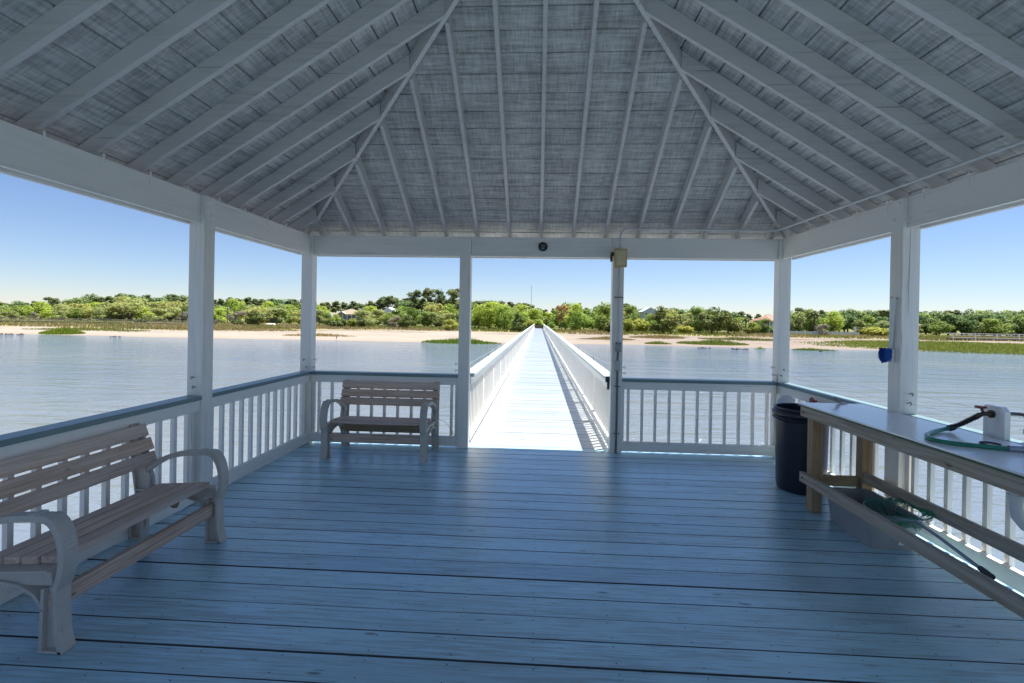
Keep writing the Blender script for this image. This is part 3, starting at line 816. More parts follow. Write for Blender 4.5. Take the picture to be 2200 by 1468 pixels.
m = MB(); loft(m, [rrect(.31,.575,.0), rrect(.315,.58,.006), rrect(.330,.605,.125), rrect(.338,.613,.130), rrect(.352,.63,.245), rrect(.344,.622,.245), rrect(.322,.597,.125), rrect(.305,.57,.008)]); m.build('tub', M['tote'], tt, smooth=True)
m = MB(); loft(m, [rrect(.352,.63,.232,.045), rrect(.39,.668,.234,.05), rrect(.39,.668,.247,.05), rrect(.352,.63,.250,.045)]); 
m2 = MB(); loft(m2, [rrect(.353,.631,.236,.045), rrect(.392,.67,.238,.05), rrect(.392,.67,.226,.05), rrect(.386,.664,.226,.05)])
n = 24
vs = rrect(.352,.63,.248,.045)+rrect(.392,.67,.246,.05)+rrect(.392,.67,.222,.05)+rrect(.386,.664,.222,.05)
m = MB(); m.add(vs, [(i*n+k, i*n+(k+1)%n, (i+1)*n+(k+1)%n, (i+1)*n+k) for i in range(3) for k in range(n)]); m.build('rim', M['tote'], tt, smooth=True)
m = MB(); m.add([(.03,-.3035,.045),(.095,-.3035,.045),(.095,-.3080,.095),(.03,-.3080,.095)], [(0,1,2,3)]); m.build('sticker', M['sticker'], tt)
nt_ = empty('landing_net', (2.70,-2.45,.27), 'green landing net with grey handle lying across the open tote', 'net')
hc = np.array([0.0,.0,.0])
def hoop(a, r=1.): # egg shaped hoop lying slightly tilted
    return np.array([.185*math.cos(a)*r, .235*math.sin(a)*r, .012+.02*math.cos(a+.6)])
m = MB(); m.tube([hoop(2*math.pi*k/40) for k in range(41)], .006, 8); 
m.build('hoop', M['rod'], nt_, smooth=True)
m = MB(); m.tube([(-.03,-.235,.012),(-.085,-.50,.018),(-.195,-.945,.022)], .0105, 12); m.tube([(-.03,-.235,.012),(.10,-.17,.012)], .006, 6); m.tube([(-.03,-.235,.012),(-.12,-.14,.012)], .006, 6); m.build('handle', M['rod'], nt_, smooth=True)
m = MB(); m.tube([(-.185,-.905,.022),(-.208,-1.0,.023)], .0165, 12); m.build('grip', M['black'], nt_, smooth=True)
m = MB(); nm, nr = 44, 13
def bag(i, j):
    a = 2*math.pi*i/nm; u = j/nr
    h = hoop(a, (1-u)**.6 if u < 1 else 0)
    z = .012-.20*math.sin(u*math.pi/2)*(.55+.45*math.sin(a*2+1))
    return np.array([h[0]-.02*u, h[1]+.05*u, z+.006*math.sin(i*2.1+j)])
for j in range(nr):
    m.tube([bag(i, j) for i in range(nm+1)], .0017, 3, False)
for i in range(nm): m.tube([bag(i+.5*(j % 2), j) for j in range(nr)], .0017, 3, False)
# a fold of netting draped over the hoop towards the room and at the neck
for k in range(60):
    a = R(120+k*2.6); p = hoop(a); p2 = hoop(a+.25)
    for (q, d2) in ((p, p2),):
        m.tube([q, q+np.array([-.012,-.004,-.02]), q+np.array([-.018+.006*math.sin(k),-.01,-.055-.02*math.sin(k*.7)])], .0019, 3, False)
        m.tube([q+np.array([-.012,-.004,-.02]), d2+np.array([-.018,-.01,-.05])], .0019, 3, False)
for k in range(70):
    a = R(-70+k*2.0); p = hoop(a)
    m.tube([p, p+np.array([.006,-.004,.016+.010*math.sin(k*.9)]), p*np.array([.86,.86,1])+np.array([0,0,.020+.01*math.sin(k*1.7)]), p*np.array([.70,.72,1])-np.array([0,0,.01])], .0019, 3, False)
m.build('netting', M['net'], nt_)

# ------------------------------------------------------------------ fittings on the opening post and beams
bb = empty('breaker_box', (1.0,-.115,2.45), 'yellowed beige breaker box high on the post of the boardwalk opening', 'electrical box')
BO = Vector((-1.0,.115,-2.45))
m = MB(); m.box(.922,1.078,-.150,-.0715,2.330,2.556); o = m.build('case', M['beige'], bb, bevel=.006); o.location = BO
m = MB(); m.prism([(.940,2.352),(1.060,2.352),(1.060,2.536),(.940,2.536)], -.1505, -.156, 'y')
m.hexa([(.945,-.156,2.357),(1.055,-.156,2.357),(1.055,-.156,2.531),(.945,-.156,2.531),(.958,-.164,2.392),(1.042,-.164,2.392),(1.042,-.164,2.520),(.958,-.164,2.520)])
o = m.build('cover', M['beige_panel'], bb, bevel=.003); o.location = BO
m = MB(); m.box(.884,.918,-.120,-.075,2.47,2.515); m.box(.878,.902,-.128,-.085,2.40,2.475); m.tube([(.90,-.10,2.50),(.925,-.10,2.50)], .010, 8)
tag(m.build('sensor', M['dark_steel']), 'small dark sensor fixed beside the beige breaker box', 'sensor')
jb = empty('junction_box', (.996,-.07,1.335), 'grey metal junction box with four screws on the boardwalk opening post', 'electrical box')
JO = Vector((-.996,.07,-1.335))
m = MB(); m.box(.962,1.030,-.108,-.0705,1.277,1.394); o = m.build('case', M['greybox'], jb, bevel=.003); o.location = JO
m = MB()
for sx in (.973,1.019):
    for z in (1.290,1.381): m.lathe([(.007,0),(.006,-.003)], (sx,-.1085,z), 8, 'y')
o = m.build('screws', M['black'], jb); o.location = JO
sb = empty('switch_box', (.988,-.07,1.10), 'pale grey green switch cover below the metal junction box', 'electrical box')
m = MB(); m.box(-.036,.036,-.030,-.001,-.062,.062); m.build('case', M['palebox'], sb, bevel=.004)
m = MB(); m.box(-.029,.029,-.040,-.0305,-.054,.054); m.build('cover', M['palebox'], sb, bevel=.004)
m = MB()
m.tube([(1.00,-.088,2.330),(.998,-.088,1.394)], .013, 10)
tag(m.build('conduit_pipe', M['conduit'], smooth=True), 'pale grey conduit running down the post between breaker box and junction box', 'conduit')
m = MB(); m.tube([(.996,-.090,1.277),(.992,-.090,1.163)], .013, 10); m.tube([(.990,-.088,1.037),(.994,-.088,.5),(.988,-.088,.003)], .0135, 10)
for z in (.838,.248):
    m.tube([(.955,-.075,z),(.966,-.088,z),(.978,-.098,z+.004),(.992,-.103,z+.004),(1.006,-.098,z+.004),(1.018,-.088,z),(1.030,-.075,z)], .006, 6)
tag(m.build('conduit_pipe', M['riser'], smooth=True), 'dark brown grey conduit running from the switch box down to the deck', 'conduit')
m = MB(); m.tube([(.958,-.080,1.955),(.970,-.096,1.955),(1.0,-.106,1.957),(1.030,-.096,1.955),(1.042,-.080,1.955)], .006, 6)
for x in (.952,1.046): m.lathe([(.009,0),(.008,-.008)], (x,-.0715,1.955), 8, 'y')
tag(m.build('pipe_clip', M['dark_steel'], smooth=True), 'dark metal clip holding the pale conduit midway up the post', 'clip')
# long conduit under the rafters
m = MB()
cp = [(.992,-.110,2.556),(.992,-.112,2.66),(1.000,-.120,2.745),(1.04,-.135,2.792),(1.10,-.145,2.803),(1.5,-.15,2.800),(2.2,-.15,2.795),(2.72,-.15,2.790),(2.82,-.18,2.789),(2.862,-.27,2.788),(2.865,-.5,2.786),(2.862,-1.5,2.778),(2.86,-2.5,2.768),(2.86,-5.2,2.755)]
m.tube(smooth_path(cp, 4), .0125, 10)
for k in range(7):
    m.tube([(2.863,-.62-.8*k,2.785-.005*k),(2.863,-.66-.8*k,2.785-.005*k)], .017, 10)
for x in (1.25, 1.9, 2.5): m.tube([(x,-.15,2.80),(x+.03,-.15,2.80)], .016, 8)
tag(m.build('conduit_pipe', M['conduit'], smooth=True), 'long grey conduit curving out of the breaker box and along under the rafters', 'conduit')
# round lamp on the front beam
lm = empty('round_lamp', (.035,-.036,2.587), 'small round black rimmed lamp on the beam over the boardwalk opening', 'lamp')
m = MB(); m.lathe([(.040,0),(.058,0),(.060,-.012),(.054,-.024),(.045,-.024),(.043,-.012)], (0,0,0), 32, 'y'); m.build('rim', M['black'], lm, smooth=True)
m = MB(); m.lathe([(.044,-.012),(.040,-.024),(.028,-.032),(.012,-.036),(.0,-.037)], (0,0,0), 32, 'y'); m.build('lens', M['lens'], lm, smooth=True)
m = MB()
for k in range(5): m.box(-.026,.026,-.0375,-.0345,-.022+k*.009,-.0185+k*.009) if k > 2 else m.box(-.020+k*.004,.020-k*.004,-.036,-.033,-.034+k*.007,-.031+k*.007)
m.build('louvre', M['greybox'], lm)
# blue brush hanging on the mid post
br = empty('scrub_brush', (2.945,-2.02,1.87), 'blue bristled scrub brush hanging head down by a long white handle from a post', 'brush')
m = MB(); m.tube([(-.015,-.035,.02),(-.013,-.02,-.1),(-.010,-.005,-.30),(-.010,.010,-.40),(-.012,.015,-.44)], [.013,.014,.016,.018,.02], 12)
m.build('handle', M['pvc'], br, smooth=True)
m = MB(); m.hexa([(-.020,-.030,-.520),(.006,-.030,-.520),(.006,.045,-.520),(-.020,.045,-.520),(-.020,-.030,-.405),(.006,-.030,-.405),(.006,.045,-.405),(-.020,.045,-.405)]); m.build('head', M['pvc'], br, bevel=.01)
m = MB(); rs = random.Random(3)
for k in range(1500):
    yy = rs.uniform(-.026,.056); z = rs.uniform(-.515,-.405); x = rs.uniform(-.028,-.012)
    lim = -.512+.9*abs(yy-.015)*.9
    if z < lim: continue
    e = (x+rs.uniform(-.055,-.03), yy+rs.uniform(-.008,.012), z+rs.uniform(-.022,.004))
    m.tube([(x,yy,z), e], .0026, 3)
m.build('bristles', M['blue'], br)
m = MB(); m.tube([(2.930,-2.045,1.885),(2.953,-2.045,1.882)], .004, 6); m.tube([(2.926,-2.02,1.893),(2.955,-2.06,1.882)], .004, 6)
tag(m.build('nail', M['dark_steel']), 'bent dark nail holding the white brush handle on the post', 'nail')
# chain hanging over the corner of the rail
m = MB()
for k in range(11):
    z = 1.02-k*.022
    pts = [(2.945+(.005*math.cos(R(a)) if k % 2 else 0), -.078+(0 if k % 2 else .005*math.cos(R(a))), z+.013*math.sin(R(a))) for a in range(0,361,30)]
    m.tube(pts, .0022, 5, False)
tag(m.build('chain', M['chain'], smooth=True), 'short tarnished chain hanging over the rail corner behind the trash can', 'chain')

# ------------------------------------------------------------------ ground, water, sky
ZW = -1.8
def vnoise(x, y, s, seed=0):
    """smooth value noise"""
    x = np.asarray(x)/s+seed*17.3; y = np.asarray(y)/s+seed*9.1
    xi, yi = np.floor(x), np.floor(y); fx, fy = x-xi, y-yi
    fx = fx*fx*(3-2*fx); fy = fy*fy*(3-2*fy)
    def h(a, b): v = np.sin(a*127.1+b*311.7+seed*74.7)*43758.5453; return v-np.floor(v)
    return (h(xi,yi)*(1-fx)+h(xi+1,yi)*fx)*(1-fy)+(h(xi,yi+1)*(1-fx)+h(xi+1,yi+1)*fx)*fy
def shore(x):
    x = np.asarray(x, float)
    s = np.interp(x, [-400,-120,-75,-60,-45,-18,0,14,22,30,40,52,66,120,400], [60,60,64,63,62.5,63.5,65.5,69,68,66.5,67,66.5,67,70,70])
    return s+1.2*(vnoise(x,0*x,7,1)-.5)+.5*(vnoise(x,0*x,2,2)-.5)
def ground(x, y):
    x = np.asarray(x, float); y = np.asarray(y, float)
    d = y-shore(x)
    z = np.interp(d, [-60,-8,0,5,20,34,46,80,400,3000], [-4.5,-2.5,ZW,-1.62,-1.30,-1.10,-1.0,-.85,-.6,-.6])
    z = z+np.where(d > 0, (vnoise(x,y,6,3)-.5)*.16*np.clip(d/8,0,1)+(vnoise(x,y,1.7,4)-.5)*.05*np.clip(d/4,0,1), 0)
    return z
xs = np.concatenate([[-4000,-1500,-700,-400,-300], np.arange(-240,240.1,2.0), [300,400,700,1500,4000]])
ys = np.concatenate([[-4000,-1000,-200,0,30,50], np.arange(56,116,1.0), np.arange(116,150,3), np.arange(150,320,10), [400,700,1500,5000]])
XX, YY = np.meshgrid(xs, ys); ZZ = ground(XX, YY)
ny, nx = XX.shape
m = MB(); m.v = [tuple(map(float, p)) for p in zip(XX.ravel(), YY.ravel(), ZZ.ravel())]
m.f = [(j*nx+i, j*nx+i+1, (j+1)*nx+i+1, (j+1)*nx+i) for j in range(ny-1) for i in range(nx-1)]; m.m = [0]*len(m.f)
def ground_mat():
    mt, nt, b = new_mat('beach and meadow')
    tc = nt.nodes.new('ShaderNodeTexCoord'); sp = nt.nodes.new('ShaderNodeSeparateXYZ'); L(nt, tc.outputs['Object'], sp.inputs[0])
    x, y, z = sp.outputs
    vec = tc.outputs['Object']
    big = noise(nt, vec, .07, 4, .6); med = noise(nt, vec, .5, 5, .6); fine = noise(nt, vec, 5., 4, .65)
    def mapv(scale):
        mp = nt.nodes.new('ShaderNodeMapping'); mp.inputs['Scale'].default_value = scale; L(nt, vec, mp.inputs[0]); return mp.outputs[0]
    yy = mth(nt, 'ADD', y, mth(nt, 'MULTIPLY', mth(nt, 'SUBTRACT', med, .5), 9))
    yy = mth(nt, 'ADD', yy, mth(nt, 'MULTIPLY', mth(nt, 'SUBTRACT', big, .5), 10))
    sand_l = mix(nt, fine, (.245,.215,.175), (.31,.275,.23))
    sand_r = mix(nt, fine, (.15,.12,.10), (.28,.24,.20))
    side = ramp(nt, mth(nt, 'ADD', mth(nt, 'MULTIPLY', x, .03), mth(nt, 'MULTIPLY', med, .6)), [(.25,(0,0,0)),(.75,(1,1,1))])
    sand = mix(nt, side, sand_l, sand_r)
    # wrack lines left by the tide, running along the shore
    wr = noise(nt, mapv((.10,.42,1)), 1.2, 6, .72)
    yl = mth(nt, 'ADD', y, mth(nt, 'MULTIPLY', mth(nt, 'SUBTRACT', big, .5), 12))
    band = ramp(nt, mth(nt, 'DIVIDE', mth(nt, 'SUBTRACT', yl, 60), 50), [(.20,(0,0,0)),(.30,(.5,.5,.5)),(.50,(.15,.15,.15)),(.66,(1,1,1)),(.80,(1,1,1)),(1,(.4,.4,.4))])
    wrk = mth(nt, 'MULTIPLY', ramp(nt, wr, [(.49,(0,0,0)),(.56,(1,1,1))]), band)
    sand = mix(nt, mth(nt, 'MULTIPLY', wrk, .8), sand, (.12,.085,.06))
    spk = noise(nt, vec, 2.6, 3, .7)
    sand = mix(nt, mth(nt, 'MULTIPLY', mth(nt, 'MULTIPLY', ramp(nt, spk, [(.60,(0,0,0)),(.68,(1,1,1))]), .6), mth(nt, 'ADD', side, .12)), sand, (.20,.15,.12))
    wet = ramp(nt, mth(nt, 'SUBTRACT', z, ZW), [(.0,(1,1,1)),(.10,(.45,.45,.45)),(.2,(0,0,0))])
    sand = mix(nt, mth(nt, 'MULTIPLY', wet, .55), sand, (.22,.17,.13))
    grass = mix(nt, med, (.19,.15,.065), (.22,.22,.06))
    far = mix(nt, med, (.10,.12,.03), (.18,.17,.06))
    edge = nt.nodes.new('ShaderNodeMapRange'); L(nt, x, edge.inputs[0])
    for i_, v_ in enumerate((-66., -34., 80., 99.)): edge.inputs[i_+1].default_value = v_
    gsel = ramp(nt, mth(nt, 'DIVIDE', mth(nt, 'SUBTRACT', yy, edge.outputs[0]), 6), [(0,(0,0,0)),(1,(1,1,1))])
    c = mix(nt, gsel, sand, grass)
    c = mix(nt, ramp(nt, mth(nt, 'DIVIDE', mth(nt, 'SUBTRACT', yy, 116), 14), [(0,(0,0,0)),(1,(1,1,1))]), c, far)
    under = ramp(nt, mth(nt, 'SUBTRACT', z, ZW-.05), [(0,(0,0,0)),(.03,(1,1,1))])
    c = mix(nt, under, (.13,.11,.075), c)
    L(nt, c, b.inputs['Base Color']); b.inputs['Roughness'].default_value = .9; b.inputs['Specular IOR Level'].default_value = .2
    bump(nt, b, fine, .5, .06)
    return mt
o = m.build('ground', ground_mat()); o['kind'] = 'structure'

mt, nt, b = new_mat('tidal creek water')
b.inputs['Roughness'].default_value = .06; b.inputs['IOR'].default_value = 1.333
def wv(scale, s, det=3, rot=0.):
    tcn = nt.nodes.new('ShaderNodeTexCoord'); mp = nt.nodes.new('ShaderNodeMapping'); mp.inputs['Scale'].default_value = scale; mp.inputs['Rotation'].default_value = (0,0,rot)
    L(nt, tcn.outputs['Object'], mp.inputs[0]); return noise(nt, mp.outputs[0], s, det, .55, .3)
h = mth(nt, 'ADD', mth(nt, 'MULTIPLY', wv((.16,.62,1), 1, 3, R(9)), 2.2), mth(nt, 'MULTIPLY', wv((.55,1.6,1), 1, 4, R(-12)), 1.0))
h = mth(nt, 'ADD', h, mth(nt, 'MULTIPLY', wv((.9,2.4,1), 2.6, 4, R(16)), .36))
h = mth(nt, 'ADD', h, mth(nt, 'MULTIPLY', wv((.05,.09,1), 1, 2), .8))
bm = nt.nodes.new('ShaderNodeBump'); bm.inputs['Strength'].default_value = .75; bm.inputs['Distance'].default_value = .20; L(nt, h, bm.inputs['Height']); L(nt, bm.outputs[0], b.inputs['Normal'])
tur = wv((.03,.06,1), 1, 3)
L(nt, ramp(nt, tur, [(.35,(.11,.145,.195)),(.65,(.15,.175,.20))]), b.inputs['Base Color'])
m = MB(); e = 4000
m.add([(-e,-e,ZW),(e,-e,ZW),(e,e,ZW),(-e,e,ZW)], [(0,1,2,3)])
o = m.build('water', mt); o['kind'] = 'structure'

# ------------------------------------------------------------------ grasses (stuff)
def grass(name, pts, hgt, wid, mat, label, cat='grass', lean=.35, taper=None):
    pts = np.asarray(pts, float); n = len(pts)
    a = rng.uniform(0, math.pi, n); hh = hgt*rng.uniform(.55,1.15,n)*(1 if taper is None else taper(pts)); ww = wid*rng.uniform(.6,1.3,n)
    la = rng.uniform(0, 2*math.pi, n); ll = hh*lean*rng.uniform(0,1,n)
    dx, dy = np.cos(a)*ww/2, np.sin(a)*ww/2
    z0 = pts[:,2]-.04
    v = np.empty((n,5,3))
    v[:,0] = np.stack([pts[:,0]-dx,pts[:,1]-dy,z0],1); v[:,1] = np.stack([pts[:,0]+dx,pts[:,1]+dy,z0],1)
    mx, my = pts[:,0]+np.cos(la)*ll*.35, pts[:,1]+np.sin(la)*ll*.35
    v[:,2] = np.stack([mx+dx*.7,my+dy*.7,z0+hh*.6],1); v[:,3] = np.stack([mx-dx*.7,my-dy*.7,z0+hh*.6],1)
    v[:,4] = np.stack([pts[:,0]+np.cos(la)*ll,pts[:,1]+np.sin(la)*ll,z0+hh],1)
    V = v.reshape(-1,3); idx = np.arange(n)*5
    F = [(int(i),int(i)+1,int(i)+2,int(i)+3) for i in idx]+[(int(i)+3,int(i)+2,int(i)+4) for i in idx]
    me = bpy.data.meshes.new(name); me.from_pydata(V.tolist(), [], F); me.materials.append(mat)
    o = bpy.data.objects.new(name, me); COL.objects.link(o); tag(o, label, cat, kind='stuff'); return o
def scatter(n, x0, x1, y0, y1, keep=None):
    out = []; 
    while len(out) < n:
        x = rng.uniform(x0,x1,4*n); y = rng.uniform(y0,y1,4*n)
        if keep is not None:
            k = keep(x,y); x, y = x[k], y[k]
        out += list(zip(x,y))
        if keep is not None and len(x) == 0: break
    out = np.array(out[:n]); return np.column_stack([out, np.maximum(ground(out[:,0],out[:,1]), ZW-.1)])
def blob(cx, cy, rx, ry, edge=.35, s=3):
    def k(x, y):
        d = ((x-cx)/rx)**2+((y-cy)/ry)**2
        return d < 1-edge+2*edge*(vnoise(x,y,s,5)-.25)
    return k
def patch(name, n, cx, cy, rx, ry, h, w, mat, label, cat='grass', **kw):
    def taper(p):
        d = np.sqrt(((p[:,0]-cx)/rx)**2+((p[:,1]-cy)/ry)**2)
        return np.clip(1.25-d*1.05,.22,1)*(.7+.6*vnoise(p[:,0],p[:,1],2.2,8))
    def thin(x, y):
        d = ((x-cx)/rx)**2+((y-cy)/ry)**2
        return blob(cx,cy,rx,ry,**kw)(x,y) & (rng.random(len(x)) < np.clip(1.5-1.3*d,.12,1))
    return grass(name, scatter(n, cx-rx, cx+rx, cy-ry, cy+ry, thin), h, w, mat, label, cat, taper=taper)
# bright spartina standing in the water
patch('marsh_grass', 2600, -11.2, 63.2, 6.6, 3.4, .75, .11, M['g_marsh'], 'bright green marsh grass standing in the water close beside the boardwalk', edge=.3)
patch('marsh_grass', 3200, -74.7, 66.0, 3.4, 2.4, .95, .12, M['g_marsh'], 'rounded bright green marsh island at the far end of the sand, beside dark oyster rocks', edge=.3)
patch('marsh_grass', 1100, 37.5, 62.5, 4.2, 1.6, .5, .09, M['g_marsh'], 'thin strip of marsh grass rising from open water beyond the chained corner post', edge=.5)
patch('marsh_grass', 200, 31.0, 63.5, .9, .6, .4, .08, M['g_marsh'], 'tiny tuft of marsh grass alone in the water near oyster rocks', edge=.4)
patch('marsh_grass', 19000, 71.0, 76, 27, 18, .75, .15, M['g_olive'], 'broad olive green marsh bed along the water beyond the hanging blue brush', edge=.3, s=6)
patch('marsh_grass', 2600, 27.5, 72.5, 6.6, 2.8, .75, .12, M['g_olive'], 'yellow olive grass mound on the shelly beach in front of the dark cedars', edge=.4)
patch('marsh_grass', 700, 18.4, 70.8, 2.8, 1.0, .45, .1, M['g_olive'], 'small flat olive grass strip at the waterline by the breaker box post', edge=.4)
patch('beach_grass', 2000, 12, 80, 6, 3.0, .55, .1, M['g_dry'], 'dry golden beach grass in a strip by the boardwalk', edge=.5)
patch('beach_grass', 1500, 24, 88, 9, 4.0, .6, .12, M['g_dry'], 'dry golden grass clumps high on the shelly sand', edge=.6)
patch('beach_grass', 1300, 38, 86, 10, 4.5, .6, .12, M['g_green'], 'greenish beach grass tufts on pale sand below the red roofed house', edge=.6)
patch('beach_grass', 900, -36.5, 72, 7.5, 2.2, .5, .1, M['g_dry'], 'low dry tufts in a line on the bright sand', edge=.55)
patch('beach_grass', 2600, -62, 86, 22, 6.5, .65, .13, M['g_dry'], 'golden fringe of dune grass behind the bright sand spit', edge=.4, s=5)
patch('beach_grass', 1500, -80, 76, 14, 3.4, .6, .13, M['g_green'], 'green dune grass running out behind the rounded marsh island', edge=.4, s=5)
# meadow behind the sand
def meadow(x, y): return (y > np.interp(x,[-66,-34],[82,101])+8*(vnoise(x,y,9,6)-.5)) & ((np.abs(x-.1) > 1.4) | (y > WL+1))
grass('meadow_grass', scatter(18000, -150, 130, 80, 128, lambda x,y: meadow(x,y) & (vnoise(x,y,11,7) < .55)), .6, .2, M['g_tan'], 'tan dry meadow grass in a band between beach and trees', 'grass')
grass('meadow_grass', scatter(14000, -150, 150, 80, 134, lambda x,y: meadow(x,y) & (vnoise(x,y,11,7) > .45)), .6, .22, M['g_green'], 'green meadow grass in a band between beach and trees', 'grass')

# ------------------------------------------------------------------ oyster rocks and a heron
def rocks(name, px, py, Y, w, d, n, label):
    x, _ = at(px, py, Y); m = MB(); rs = random.Random(px)
    for k in range(n):
        cx, cy = x+rs.uniform(-w,w), Y+rs.uniform(-d,d); r = rs.uniform(.10,.24)
        vs = []
        for i in range(4):
            for j in range(7):
                ph = (i+.3)/4*math.pi*.75; th = 2*math.pi*j/7
                rr = r*rs.uniform(.75,1.25); vs.append((cx+rr*math.sin(ph)*math.cos(th)*1.2, cy+rr*math.sin(ph)*math.sin(th), ZW-.08+rr*(.2+math.cos(ph))*.9))
        fs = [(i*7+j, i*7+(j+1)%7, (i+1)*7+(j+1)%7, (i+1)*7+j) for i in range(3) for j in range(7)]+[tuple(range(6,-1,-1))]
        m.add(vs, fs)
    tag(m.build(name, M['oyster']), label, 'rocks')
rocks('oyster_rocks', 1590, 752, 60.5, 1.0, .3, 14, 'dark oyster rock bar in the water, the longer one near the corner post')
rocks('oyster_rocks', 1512, 748.5, 62.0, .8, .3, 9, 'dark oyster rock bar in the water below the olive grass mound')
rocks('oyster_rocks', 1764, 755, 59.0, .12, .08, 6, 'small dark oyster rock awash by the strip of marsh grass')
rocks('oyster_rocks', 18, 716.5, 62, 2.6, .5, 20, 'long dark oyster bank beside the rounded marsh island')
rocks('oyster_rocks', 249, 723, 61.5, .7, .25, 7, 'few dark rocks at the edge of the bright sand')
hx, hz = at(722, 729, 63.6)
m = MB()
m.tube([(0,0,.30),(.04,0,.40),(.10,0,.52),(.13,0,.60)], [.02,.075,.06,.02], 8); m.tube([(.12,0,.57),(.15,0,.66),(.13,0,.74),(.17,0,.78)], [.03,.02,.018,.02], 6); m.tube([(.16,0,.785),(.26,0,.76)], [.018,.004], 5)
m.tube([(.05,.03,.42),(.04,.03,.0)], .010, 5); m.tube([(.07,-.03,.42),(.08,-.03,.0)], .010, 5)
tag(m.build('heron', M['feather'], loc=(hx,63.6,ZW-.02), smooth=True), 'dark wading bird standing at the water edge of the sand', 'bird')

# ------------------------------------------------------------------ trees
def leaves(lobes, n, size, seed, shell=.5, up=.85, flat=1.):
    r = np.random.default_rng(seed); lo = np.array([l[:3] for l in lobes]); ra = np.array([l[3:6] for l in lobes])
    wgt = (ra[:,0]*ra[:,1]+ra[:,0]*ra[:,2]); wgt = wgt/wgt.sum()
    k = r.choice(len(lobes), n, p=wgt)
    u = r.normal(size=(n,3)); u /= np.linalg.norm(u,axis=1)[:,None]
    rad = shell+(1.06-shell)*r.random(n)**.6
    pos = lo[k]+ra[k]*u*rad[:,None]
    nrm = u*.9+r.normal(size=(n,3))*.55+np.array([0,0,up]); nrm /= np.linalg.norm(nrm,axis=1)[:,None]
    t = np.cross(nrm, r.normal(size=(n,3))); t /= np.linalg.norm(t,axis=1)[:,None]; b_ = np.cross(nrm,t)
    s = size*r.uniform(.5,1.35,n)[:,None]
    q = np.stack([pos-t*s-b_*s*.35*flat, pos+t*s*.2-b_*s*.75*flat, pos+t*s+b_*s*.3*flat, pos-t*s*.3+b_*s*.8*flat],1)
    return q.reshape(-1,3)
def crown_mesh(name, q, mat):
    n = len(q)//4; me = bpy.data.meshes.new(name)
    me.vertices.add(len(q)); me.vertices.foreach_set('co', q.ravel())
    me.loops.add(len(q)); me.loops.foreach_set('vertex_index', np.arange(len(q), dtype=np.int32))
    me.polygons.add(n); me.polygons.foreach_set('loop_start', np.arange(n, dtype=np.int32)*4); me.polygons.foreach_set('loop_total', np.full(n,4,dtype=np.int32))
    me.materials.append(mat); me.update(calc_edges=True); me.validate(); return me
def limbs(m, base, lobes, r0, seed):
    rs = random.Random(seed)
    for l in lobes:
        if rs.random() < .75:
            mid = [(base[i]+l[i])/2+rs.uniform(-.04,.04) for i in range(3)]
            m.tube([base, mid, (l[0],l[1],l[2])], [r0,r0*.6,r0*.25], 5, False)
PROTO = {}
def proto(kind, name, lobes, n, size, mat, seed, trunk, moss=0, **kw):
    """crown and trunk in a unit-high tree; trunk = list of (x,y,z,r)"""
    me = crown_mesh('crown', leaves(lobes, n, size, seed, **kw), mat)
    m = MB(); m.tube([t[:3] for t in trunk], [t[3] for t in trunk], 7); limbs(m, trunk[-1][:3] if len(trunk) < 3 else trunk[-2][:3], lobes, trunk[-1][3]*.8, seed)
    tm = bpy.data.meshes.new('trunk'); tm.from_pydata(m.v, [], m.f); tm.materials.append(M['bark'])
    mm = None
    if moss:
        q = leaves([(l[0],l[1],l[2]-.03,l[3]*.95,l[4]*.95,l[5]*.8) for l in lobes], moss, size*.9, seed+50, .6)
        mm = crown_mesh('moss', q, M['l_moss'])
    PROTO.setdefault(kind, []).append((name, me, tm, mm))
def lobset(seed, n, R_, zc, zr, r, low=.35):
    rs = random.Random(seed); out = []
    for k in range(n):
        a = 2*math.pi*(k*.618+rs.uniform(-.1,.1)); h = rs.uniform(-1,1); q = R_*math.sqrt(max(.05,1-h*h))*rs.uniform(.55,1)
        rr = r*rs.uniform(.7,1.25)
        out.append((q*math.cos(a), q*math.sin(a), zc+zr*h, rr, rr, rr*rs.uniform(.65,.95)))
    return out
